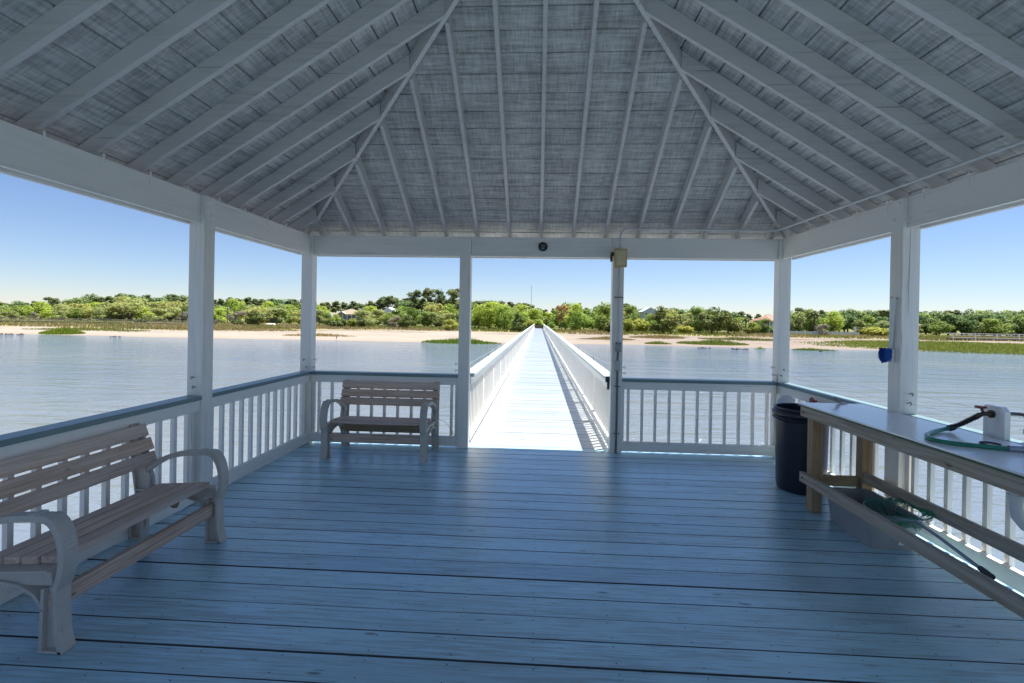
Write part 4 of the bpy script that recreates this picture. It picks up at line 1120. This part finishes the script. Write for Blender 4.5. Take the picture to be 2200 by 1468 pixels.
for s in range(3):
    lb = lobset(20+s, 14, .36, .53, .37, .20)
    proto('bright', 'broadleaf_tree', lb, 1900, .034, M['l_bright'], 100+s, [(0,0,-.05,.035),(.01,0,.2,.028),(.0,.02,.5,.016)])
    lb = lobset(30+s, 14, .38, .53, .37, .20)
    proto('mid', 'broadleaf_tree', lb, 1900, .034, M['l_mid'], 110+s, [(0,0,-.05,.035),(.01,0,.2,.028),(.0,.02,.5,.016)])
    lb = lobset(40+s, 15, .46, .52, .34, .20)
    proto('olive', 'live_oak', lb, 1700, .034, M['l_olive'], 120+s, [(0,0,-.05,.045),(.03,0,.15,.036),(.02,.02,.45,.02)], moss=420)
    lb = lobset(45+s, 13, .40, .60, .30, .20)
    proto('deep', 'broadleaf_tree', lb, 1900, .034, M['l_deep'], 125+s, [(0,0,-.05,.035),(.01,0,.2,.028),(.0,.02,.5,.016)])
    rs = random.Random(s)
    lb = []
    for k in range(13):
        z = .56+.40*(k/12); a = k*2.4+s; q = .19*(1-.75*(k/12))*rs.uniform(.6,1.2); lb.append((q*math.cos(a), q*math.sin(a), z, .105*rs.uniform(.8,1.2)*(1.15-.4*k/12), .105*rs.uniform(.8,1.2)*(1.15-.4*k/12), .050*rs.uniform(.9,1.4)))
    proto('pine', 'pine_tree', lb, 1500, .026, M['l_pine'], 130+s, [(0,0,-.05,.020),(.01,0,.5,.015),(0,0,.92,.006)], shell=.2)
    lb = []
    for k in range(10):
        z = .72+.20*rs.random(); a = k*2.4; q = .22*rs.uniform(.3,1.1); lb.append((q*math.cos(a), q*math.sin(a), z, .12*rs.uniform(.8,1.2), .12*rs.uniform(.8,1.2), .05*rs.uniform(.9,1.4)))
    proto('umbrella', 'pine_tree', lb, 1300, .027, M['l_pine'], 140+s, [(0,0,-.05,.022),(.012,0,.5,.016),(0,0,.85,.008)], shell=.2)
    lb = []
    for k in range(17):
        z = .50+.46*rs.random(); q = .20*math.sqrt(rs.random())*(1.15-.7*max(0,(z-.6)/.4)); a = rs.uniform(0,6.28); rr = rs.uniform(.055,.10)
        lb.append((q*math.cos(a), q*math.sin(a), z-.02, rr*1.25, rr*1.25, rr*.75))
    proto('tallpine', 'pine_tree', lb, 1900, .020, M['l_pine'], 145+s, [(0,0,-.05,.018),(.01,0,.5,.013),(0,0,.94,.005)], shell=.2)
    lb = [(rs.uniform(-.2,.2)*(1.25-k/11), rs.uniform(-.2,.2)*(1.25-k/11), .10+.76*k/11, .27*(1.18-.75*k/11), .27*(1.18-.75*k/11), .13) for k in range(12)]
    proto('cedar', 'cedar_tree', lb, 2600, .036, M['l_cedar'], 150+s, [(0,0,-.05,.04),(0,0,.3,.03),(0,0,.8,.01)], up=.5)
    lb = lobset(55+s, 15, .42, .48, .40, .20)
    proto('dome', 'cedar_tree', lb, 2300, .034, M['l_cedar'], 155+s, [(0,0,-.05,.04),(0,0,.3,.03),(0,0,.6,.01)], up=.6)
    lb = lobset(60+s, 9, .40, .45, .35, .26)
    proto('shrub', 'shrub', lb, 1300, .060, M['l_yellow'], 160+s, [(0,0,-.08,.03),(.01,0,.2,.025),(0,0,.4,.015)])
    proto('shrub_dark', 'shrub', lb, 1300, .060, M['l_cedar'], 165+s, [(0,0,-.08,.03),(.01,0,.2,.025),(0,0,.4,.015)])
lb = lobset(70, 12, .22, .68, .28, .13)
proto('dead', 'dead_pine', lb, 420, .035, M['l_dead'], 170, [(0,0,-.05,.016),(.008,0,.5,.013),(0,0,.95,.005)], shell=.1)
lb = lobset(71, 12, .40, .55, .36, .20)
proto('mossy', 'mossy_tree', lb, 900, .034, M['l_moss'], 171, [(0,0,-.05,.03),(.02,0,.25,.024),(0,0,.5,.014)], shell=.2)
# palmetto: drooping fronds round a bare stem
m = MB(); 
for k in range(34):
    a = k*2.4; el = 1.2-1.7*(k/33); r0 = np.array([math.cos(a), math.sin(a), 0])
    pts = [np.array([0,0,.80])+r0*.26*t*math.cos(el)+np.array([0,0,.24*t*math.sin(el)-.13*t*t]) for t in (0,.35,.7,1)]
    w = np.array([-math.sin(a), math.cos(a), 0])
    for i in range(3):
        w0, w1 = (.004,.045,.055,.012)[i], (.004,.045,.055,.012)[i+1]
        m.add([pts[i]-w*w0, pts[i]+w*w0, pts[i+1]+w*w1, pts[i+1]-w*w1], [(0,1,2,3)])
me = bpy.data.meshes.new('crown'); me.from_pydata(m.v, [], m.f); me.materials.append(M['l_palm'])
m = MB(); m.tube([(0,0,-.05),(.01,0,.4),(0,0,.82)], [.035,.03,.028], 7); tm = bpy.data.meshes.new('trunk'); tm.from_pydata(m.v, [], m.f); tm.materials.append(M['bark'])
PROTO['palm'] = [('palm_tree', me, tm, None)]
NT = [0]
def tree(kind, px, ytop, Y, wid, label, cat, group=None, ybase=None):
    """tree seen at px with its top at ytop, standing at depth Y; wid = crown width factor"""
    x, zt = at(px, ytop, Y)
    zg = float(ground(x, Y))
    if ybase is not None: zg = min(zg, zg)
    hgt = max(zt-zg, .6)/1.0
    if kind in ('pine','dead','tallpine'): hgt /= 1.03
    elif kind in ('palm',): hgt /= 1.0
    else: hgt /= .99
    nm, cme, tme, mme = PROTO[kind][NT[0] % len(PROTO[kind])]; NT[0] += 1
    root = empty(nm, (x, Y, zg-.02), label, cat, group, rz=random.uniform(0, 6.28))
    root.scale = (hgt*wid, hgt*wid, hgt)
    c = bpy.data.objects.new('crown', cme); COL.objects.link(c); c.parent = root
    t = bpy.data.objects.new('trunk', tme); COL.objects.link(t); t.parent = root
    if mme is not None:
        mo = bpy.data.objects.new('moss_foliage', mme); COL.objects.link(mo); mo.parent = root
    return root
SKX = [-120,0,50,110,150,190,230,270,300,330,352,370,388,405,460,510,560,620,680,740,790,815,838,860,880,890,930,960,985,1000,1020,1060,1100,1140,1165,1190,1215,1245,1265,1300,1340,1365,1400,1430,1480,1520,1560,1620,1660,1700,1720,1750,1800,1850,1900,1940,2000,2050,2100,2150,2200,2320]
SKY = [650,648,648,643,642,637,633,630,631,638,643,634,636,640,641,638,641,642,645,646,650,640,634,640,645,640,642,642,645,645,642,644,647,652,666,664,655,652,664,655,652,657,672,662,665,664,666,674,675,668,667,666,668,668,669,669,668,666,668,668,667,668]
def sky(px): return float(np.interp(px, SKX, SKY))
rs = random.Random(5)
def zone(px):
    return 'beyond the bright sand' if px < 690 else ('by the tan roofed house' if px < 860 else ('beside the boardwalk end' if px < 1290 else ('behind the round cedars' if px < 1680 else 'across the far marsh')))
GAPS = [(700,772),(820,846),(1378,1412),(1612,1690)]
def ingap(px, pad=0): return any(a-pad < px < b+pad for a, b in GAPS)
# distant skyline row
px = -110
while px < 2310:
    left = px < 1150
    kind = rs.choice(['pine','umbrella','pine','deep'] if left else (['deep','deep','mid','pine'] if px > 1680 else ['pine','mid','deep','olive']))
    cat = 'pine' if kind in ('pine','umbrella') else 'tree'
    lab = f'dark pine on the skyline of the wood {zone(px)}' if cat == 'pine' else f'dark green rounded tree on the skyline of the wood {zone(px)}'
    Y = rs.uniform(178,200)
    tree(kind, px, sky(px)+rs.uniform(-2.5,4), Y, rs.uniform(1.1,1.5) if cat == 'pine' else rs.uniform(.95,1.2), lab, cat, f'skyline {cat}s {zone(px)}')
    px += rs.uniform(15,21)
# middle row
px = -120
while px < 2310:
    if not ingap(px, 4):
        kind = rs.choice(['deep','deep','mid','deep','mid'] if px > 1700 else (['bright','bright','bright','mid'] if 1000 < px < 1290 else ['bright','olive','mid','bright','olive']))
        lab = {'bright':'spring green broadleaf tree','olive':'olive oak draped with grey moss','mid':'mid green broadleaf tree','deep':'deep green broadleaf tree'}[kind]+f' in the wood {zone(px)}'
        tree(kind, px, sky(px)+rs.uniform(5,15), rs.uniform(152,170), rs.uniform(1.0,1.35), lab, 'tree', f'{kind} trees in the wood {zone(px)}')
    px += rs.uniform(20,30)
# edge of the wood
px = -120
while px < 2310:
    if not ingap(px, 8) and not (1690 < px < 1880):
        kind = rs.choice(['deep','deep','mid','olive'] if px > 1880 else (['bright','mid','bright','bright'] if 1010 < px < 1300 else ['olive','bright','olive','mid','mossy','olive']))
        lab = {'bright':'low spring green tree','olive':'low mossy olive oak','mid':'low mid green tree','deep':'low deep green tree','mossy':'grey mossy half bare tree'}[kind]+f' at the edge of the wood {zone(px)}'
        tree(kind, px, sky(px)+rs.uniform(17,30), rs.uniform(134,146) if px < 1880 else rs.uniform(150,160), rs.uniform(1.15,1.7), lab, 'tree', f'low {kind} trees at the wood edge {zone(px)}')
    px += rs.uniform(22,34)
# the trees one can pick out
one = [
 ('tallpine',893,617,158,1.0,'tall dark pine, first of the high clump nearest the white house','pine'),
 ('tallpine',922,613,160,.9,'tall dark pine in the middle of the high clump above the oaks','pine'),
 ('tallpine',948,611,161,.9,'tallest dark pine, with bare trunk, of the high clump above the oaks','pine'),
 ('tallpine',974,613,158,1.1,'tall dark pine half hidden by the opening post','pine'),
 ('tallpine',838,631,156,1.2,'single dark pine rising over the white house','pine'),
 ('umbrella',112,637,165,1.0,'flat topped pine standing highest over the far marsh island','pine'),
 ('umbrella',377,630,165,1.05,'flat topped pine close beside the bench side mid post','pine'),
 ('bright',1052,652,122,1.0,'big spring green tree filling the shore just beside the boardwalk','tree'),
 ('bright',1085,655,118,.9,'spring green tree overhanging the boardwalk railing','tree'),
 ('bright',1028,660,124,.9,'spring green tree next to the opening post on the bench side','tree'),
 ('cedar',1112,671,108,1.0,'dark pointed cedar next to the boardwalk railing','cedar'),
 ('shrub',1138,688,110,1.2,'small yellow green bush at the end of the boardwalk','shrub'),
 ('dead',1207,651,122,1.0,'dead brown pine standing among green trees by the boardwalk','dead tree'),
 ('bright',1236,655,128,.85,'spring green tree behind the dead brown pine','tree'),
 ('bright',1238,668,116,.75,'small green tree on a dark trunk by the boardwalk','tree'),
 ('mid',1300,652,118,.95,'big green tree against the breaker box post','tree'),
 ('shrub_dark',1312,690,110,1.2,'dark shrub at the foot of the green tree by the breaker box post','shrub'),
 ('mid',1357,657,130,.7,'rounded grey green tree just past the breaker box post','tree'),
 ('shrub',1375,672,122,.9,'yellow green bush below the pale blue house','shrub'),
 ('shrub',1348,686,112,1.0,'orange tinged green shrub beside the breaker box post','shrub'),
 ('dome',1424,660,112,1.05,'broad round cedar, the nearer to the pale blue house of two','cedar'),
 ('dome',1530,660,114,1.0,'biggest dark cedar on the shore, between pale blue and red roofed houses','cedar'),
 ('dome',1565,673,111,1.1,'lower dark cedar spreading beside the biggest one','cedar'),
 ('mid',1502,660,124,.9,'feathery green tree leaning behind the biggest cedar','tree'),
 ('shrub',1470,692,116,1.3,'yellow green bush between the two round cedars','shrub'),
 ('palm',1603,677,122,1.0,'small dark palm in front of the red roofed house','palm'),
 ('shrub',1616,692,118,1.0,'pale flowering shrub at the corner of the red roofed house','shrub'),
 ('olive',1712,668,128,.85,'pale olive tree on the lawn beside the corner post','tree'),
 ('palm',1750,661,126,.85,'tall shaggy palm on the lawn between two round trees','palm'),
 ('mid',1744,668,128,.75,'dark leaning tree on the lawn next to the palm','tree'),
 ('bright',1790,670,124,.95,'round spring green tree on a short trunk on the lawn','tree'),
 ('mossy',1768,692,118,1.2,'pinkish grey shrub in front of the round spring green tree','shrub'),
 ('shrub_dark',1847,690,130,1.2,'dark bush behind the white post at the lawn end','shrub'),
 ('shrub',1880,694,120,1.5,'yellow green bush behind the blue brush','shrub'),
 ('umbrella',1727,660,165,1.0,'flat topped pine behind the lawn palm','pine'),
 ('umbrella',1905,664,185,1.0,'flat topped pine just showing beside the blue brush post','pine'),
 ('shrub_dark',305,679,112,1.35,'dark yellowish bush in front of the long grey dock','shrub'),
 ('shrub',355,688,114,1.2,'low yellow bush beside the dark one by the long grey dock','shrub'),
 ('dome',548,668,114,1.2,'dark spreading bush on the meadow before the corner post','shrub'),
 ('shrub_dark',510,680,116,1.2,'low brownish bush behind the utility pole','shrub'),
 ('mossy',468,684,116,1.2,'grey leafless bush beside the bench side mid post','shrub'),
 ('bright',470,662,124,1.1,'spring green tree right of the mid post behind the pole'.replace('right of','just past'),'tree'),
 ('shrub_dark',728,680,110,1.35,'dark golden bush in front of the tan roofed house','shrub'),
 ('shrub',756,685,111,1.2,'bright yellow green bush next to the dark golden one','shrub'),
 ('shrub_dark',778,684,110,1.0,'small round dark bush next to the bright yellow green one','shrub'),
 ('mossy',846,675,112,1.1,'pale grey mossy tree below the white house','tree'),
 ('dome',874,677,110,1.25,'dark golden cedar bush beside the pale mossy tree','shrub'),
 ('shrub',968,687,106,1.3,'loose pale green bush on the meadow near the opening post','shrub'),
('bright',722,676,126,1.0,'spring green tree close against the tan roofed house','tree'),
 ('mid',836,671,128,1.0,'rounded green tree directly in front of the white house','tree'),
 ('mid',1640,684,124,1.1,'low green tree at the outside stairs of the red roofed house','tree'),
 ('bright',1398,676,124,1.0,'spring green tree below the pale blue gable','tree'),
 ('olive',812,664,136,1.1,'olive oak between the tan roofed house and the white house','tree'),
 ('mid',856,664,132,1.0,'green tree covering one end of the white house','tree'),
 ('mid',706,672,126,1.0,'dark trunked tree on the shaded side of the tan roofed house','tree'),
 ('olive',783,666,128,1.5,'spreading olive oak half covering the tan roofed house','tree'),
]
for k, px, yt, Y, w, lab, cat in one: tree(k, px, yt, Y, w, lab, cat)

# ------------------------------------------------------------------ houses, docks, poles
def house(px0, px1, ytop, yeave, Y, dep, label, wall, roofm, gable=False, zbase=None, wins=3, porch=False, stairs=False):
    x0, ze = at(px0, yeave, Y); x1, _ = at(px1, yeave, Y); _, zr = at((px0+px1)/2, ytop, Y+dep/2)
    zg = float(ground((x0+x1)/2, Y))-.1
    root = empty('house', ((x0+x1)/2, Y, zg), label, 'house'); O = Vector((-(x0+x1)/2, -Y, -zg))
    def hp(m, name, mat, par=root, **kw):
        o = m.build(name, mat, par, **kw)
        if par is root: o.location = O
        return o
    m = MB(); m.box(x0,x1,Y,Y+dep,zg,ze); wl = hp(m, 'wall', wall)
    ov = .5; m = MB(); xm = (x0+x1)/2
    if gable:
        m.prism([(x0-ov,ze-.15),(x1+ov,ze-.15),(x1+ov,ze),(xm,zr+.12),(x0-ov,ze)], Y+.12, Y+dep+ov, 'y'); hp(m, 'roof', roofm)
        m = MB(); m.prism([(x0,ze-.1),(x1,ze-.1),(xm,zr-.15)], Y-.02, Y+.11, 'y'); hp(m, 'gable', wall)
    else:
        rdg = min(dep/2, (x1-x0)/2-.3)
        vs = [(x0-ov,Y-ov,ze),(x1+ov,Y-ov,ze),(x1+ov,Y+dep+ov,ze),(x0-ov,Y+dep+ov,ze),(x0+rdg,Y+dep/2,zr),(x1-rdg,Y+dep/2,zr)]
        m.add(vs, [(0,1,5,4),(1,2,5),(2,3,4,5),(3,0,4),(3,2,1,0)]); rf = hp(m, 'roof', roofm)
        if porch:
            m = MB(); c = x0+(x1-x0)*.36; hw = (x1-x0)*.2; m.prism([(c-hw,ze+.02),(c+hw,ze+.02),(c,ze+(zr-ze)*.5)], Y-ov-.25, Y+dep*.3, 'y'); g = m.build('gable', wall, root); g.location = O
    n = wins; hgt = ze-zg
    for k in range(n):
        cx = x0+(x1-x0)*(k+.5)/n; w = (x1-x0)/n*.3
        z0, z1 = (ze-1.75, ze-.45)
        m = MB(); m.box(cx-w-.1,cx+w+.1,Y-.06,Y-.005,z0-.1,z1+.1); f = hp(m, 'window', M['white_far'])
        m = MB(); m.box(cx-w,cx-.04,Y-.09,Y-.061,z0,z1); m.box(cx+.04,cx+w,Y-.09,Y-.061,z0,z1); p = m.build('pane', M['pane'], f)
    if porch:
        for k in range(6):
            cx = x0+(x1-x0)*k/5; m = MB(); m.box(cx-.1,cx+.1,Y-.48,Y-.3,zg,ze-.02); hp(m, 'column', M['white_far'])
        m = MB(); m.box(x0,x1,Y-.46,Y-.34,ze-2.2,ze-2.05); hp(m, 'porch_rail', M['white_far'])
    if stairs:
        m = MB()
        for k in range(9): m.box(x1-3.2+k*.3,x1-2.9+k*.3,Y-1.6,Y-.5,zg,zg+.22*(k+1))
        hp(m, 'stairs', M['white_far'])
        m = MB(); m.box(x0,x1,Y-1.7,Y-.12,ze-2.4,ze-2.2); hp(m, 'deck_slab', M['white_far'])
        for k in range(4):
            m = MB(); cx = x0+.3+k*(x1-x0-.6)/3; m.box(cx-.1,cx+.1,Y-1.65,Y-1.45,zg,ze); hp(m, 'column', M['white_far'])
    return root
house(718,766,664,675,134,9,'grey tan house with tan hipped roof and white porch columns among oaks','' or M['tan_wall'],M['tan_roof'],porch=True,wins=5)
house(822,846,662,669,150,8,'white house mostly hidden behind oaks under a single dark pine',M['white_far'],M['white_far'],gable=True,wins=3)
house(1384,1413,662,670,150,8,'pale blue gabled house peeping over trees above the round cedar',M['blue_wall'],M['grey_roof'],gable=True,wins=2)
house(1646,1690,677,689,134,9,'house with terracotta red hipped roof and outside stairs near the corner post',M['tan_wall'],M['red_roof'],stairs=True,wins=3)
# long grey dock on the bench side
def dock(pxs, pys, Y, label, mat, rail, pile_every, hgt, deck_t, cat='dock'):
    A = at(pxs[0], pys[0], Y); B = at(pxs[1], pys[1], Y)
    root = empty('dock', (A[0], Y, ZW), label, cat); O = Vector((-A[0], -Y, -ZW))
    z = (A[1]+B[1])/2
    m = MB(); m.box(A[0],B[0],Y-.9,Y+.9,z-deck_t,z); o = m.build('decking', mat, root); o.location = O
    m = MB(); m.box(A[0],B[0],Y-.95,Y-.88,z+hgt-.13,z+hgt); m.box(A[0],B[0],Y+.88,Y+.95,z+hgt-.13,z+hgt)
    m.box(A[0],B[0],Y-.93,Y-.90,z+hgt*.5,z+hgt*.5+.1)
    o = m.build('handrail', rail, root); o.location = O
    m = MB(); x = A[0]; pr = None
    pm = MB(); pm.box(-.07,.07,-.07,.07,-.3,hgt+.05)
    while x < B[0]:
        if pr is None: pr = pm.build('rail_post', rail, root); q = pr
        else: q = pr.copy(); COL.objects.link(q); q.parent = root
        q.location = O+Vector((x, Y-.92, z)); x += pile_every/2
    x = A[0]; pr = None
    while x < B[0]:
        for dy in (-.7,.7):
            if pr is None:
                pm = MB(); pm.tube([(0,0,0),(0,0,-3)], .16, 8); pr = pm.build('pile', M['pole'], root); q = pr
            else: q = pr.copy(); COL.objects.link(q); q.parent = root
            q.location = O+Vector((x, Y+dy, z-deck_t))
        x += pile_every
    return root
dock((-130,430),(687.5,693.5),108,'long low grey wooden dock across the marsh before the wood',M['dockwood'],M['dockwood'],5.0,.75,.3)
dock((1700+340,2330),(726.5,729.0),104,'white railed dock walkway on dark piles across the far marsh bed',M['dockwood'],M['white_far'],9.0,.95,.3)
# white board fence and white post on the lawn
A = at(1692,716,118); B = at(1845,718,118)
fn = empty('lawn_fence', (A[0],118,A[1]), 'low pale fence along the lawn under the round trees', 'fence')
m = MB()
L_ = B[0]-A[0]
m = MB(); m.box(0,L_,-.02,.02,-.1,.55); m.build('boards', M['blue_wall'], fn)
pr = None
for k in range(9):
    if pr is None: pm = MB(); pm.box(-.07,.07,-.10,-.022,-.5,.75); pr = pm.build('post', M['white_far'], fn); q = pr
    else: q = pr.copy(); COL.objects.link(q); q.parent = fn
    q.location = (L_*k/8,0,0)
x, z = at(1837,703,120); m = MB(); m.box(-.22,.22,-.22,.22,-1.6,0); m.box(-.28,.28,-.28,.28,0,.12)
tag(m.build('lawn_post', M['white_far'], loc=(x,120,z)), 'thick white post at the end of the lawn beside a dark bush', 'post')
# utility pole and radio mast
x, z = at(489,657,128); zg = float(ground(x,128))
up = empty('utility_pole', (x,128,zg), 'slender brown utility pole with a grey box standing in front of the wood', 'utility pole')
m = MB(); m.tube([(0,0,-.3),(0,0,z-zg)], [.16,.11], 8); m.build('pole', M['pole'], up)
m = MB(); m.lathe([(.22,0),(.22,.8),(.1,.9)], (.3,-.1,z-zg-1.4), 10); m.build('transformer', M['greybox'], up)
x, z = at(1142,614,620); 
rm = MB(); 
for k in range(3):
    a = 2*math.pi*k/3; rm.tube([(.35*math.cos(a),.35*math.sin(a),-3),(.35*math.cos(a),.35*math.sin(a),z)], .10, 4)
for zz in np.arange(0, z, 2.4):
    for k in range(3):
        a, b2 = 2*math.pi*k/3, 2*math.pi*(k+1)/3
        rm.tube([(.35*math.cos(a),.35*math.sin(a),zz),(.35*math.cos(b2),.35*math.sin(b2),zz+1.2)], .05, 3)
tag(rm.build('radio_mast', M['greybox'], loc=(x,620,0)), 'thin far lattice radio mast rising above the trees over the boardwalk', 'mast')
# a pale boat cover on the grass
x, z = at(582,691,118); zg = float(ground(x,118))
m = MB(); loft(m, [[(px_*.9,py_,zz) for px_,py_,zz in rrect(2.0,1.0,.0,.3)], rrect(2.4,1.2,.35,.4), rrect(1.9,.8,.6,.3)])
tag(m.build('upturned_boat', M['white_far'], loc=(x,118,zg), smooth=True), 'small white upturned boat lying on the meadow near the corner post', 'boat')

# ------------------------------------------------------------------ sun, sky, camera
sd = Vector((.305,.19,1)).normalized()
el = math.asin(sd.z)
sun = bpy.data.lights.new('sun', 'SUN'); sun.energy = 4.9; sun.angle = R(.53); sun.color = (1,.955,.88)
so = bpy.data.objects.new('sun', sun); COL.objects.link(so); so.rotation_euler = (-sd).to_track_quat('-Z','Y').to_euler()
w = bpy.data.worlds.new('World'); S.world = w; w.use_nodes = True
nt = w.node_tree; bg = nt.nodes['Background']
st = nt.nodes.new('ShaderNodeTexSky'); st.sky_type = 'NISHITA'; st.sun_disc = False
st.sun_elevation = el; st.sun_rotation = math.atan2(sd.x, sd.y); st.altitude = 500; st.air_density = 1.05; st.dust_density = .05; st.ozone_density = 6.0
nt.links.new(mix(nt, 1., st.outputs[0], (.98,.935,1.0), 'MULTIPLY'), bg.inputs[0]); bg.inputs[1].default_value = .055
c = bpy.data.cameras.new('camera'); co = bpy.data.objects.new('camera', c); COL.objects.link(co); S.camera = co
r_, u_, f_ = AX
co.matrix_world = Matrix(((r_[0],u_[0],-f_[0],CAM[0]),(r_[1],u_[1],-f_[1],CAM[1]),(r_[2],u_[2],-f_[2],CAM[2]),(0,0,0,1)))
c.sensor_width = 36; c.lens = FPX/2200*36; c.shift_x = -2.567/2200; c.shift_y = -43.329/2200
c.clip_start = .05; c.clip_end = 12000
S.view_settings.view_transform = 'Standard'; S.view_settings.look = 'None'; S.view_settings.gamma = 1; S.view_settings.exposure = 1.33
S.cycles.max_bounces = 10; S.cycles.diffuse_bounces = 8; S.cycles.glossy_bounces = 3; S.cycles.transparent_max_bounces = 4
S.cycles.sample_clamp_indirect = 6
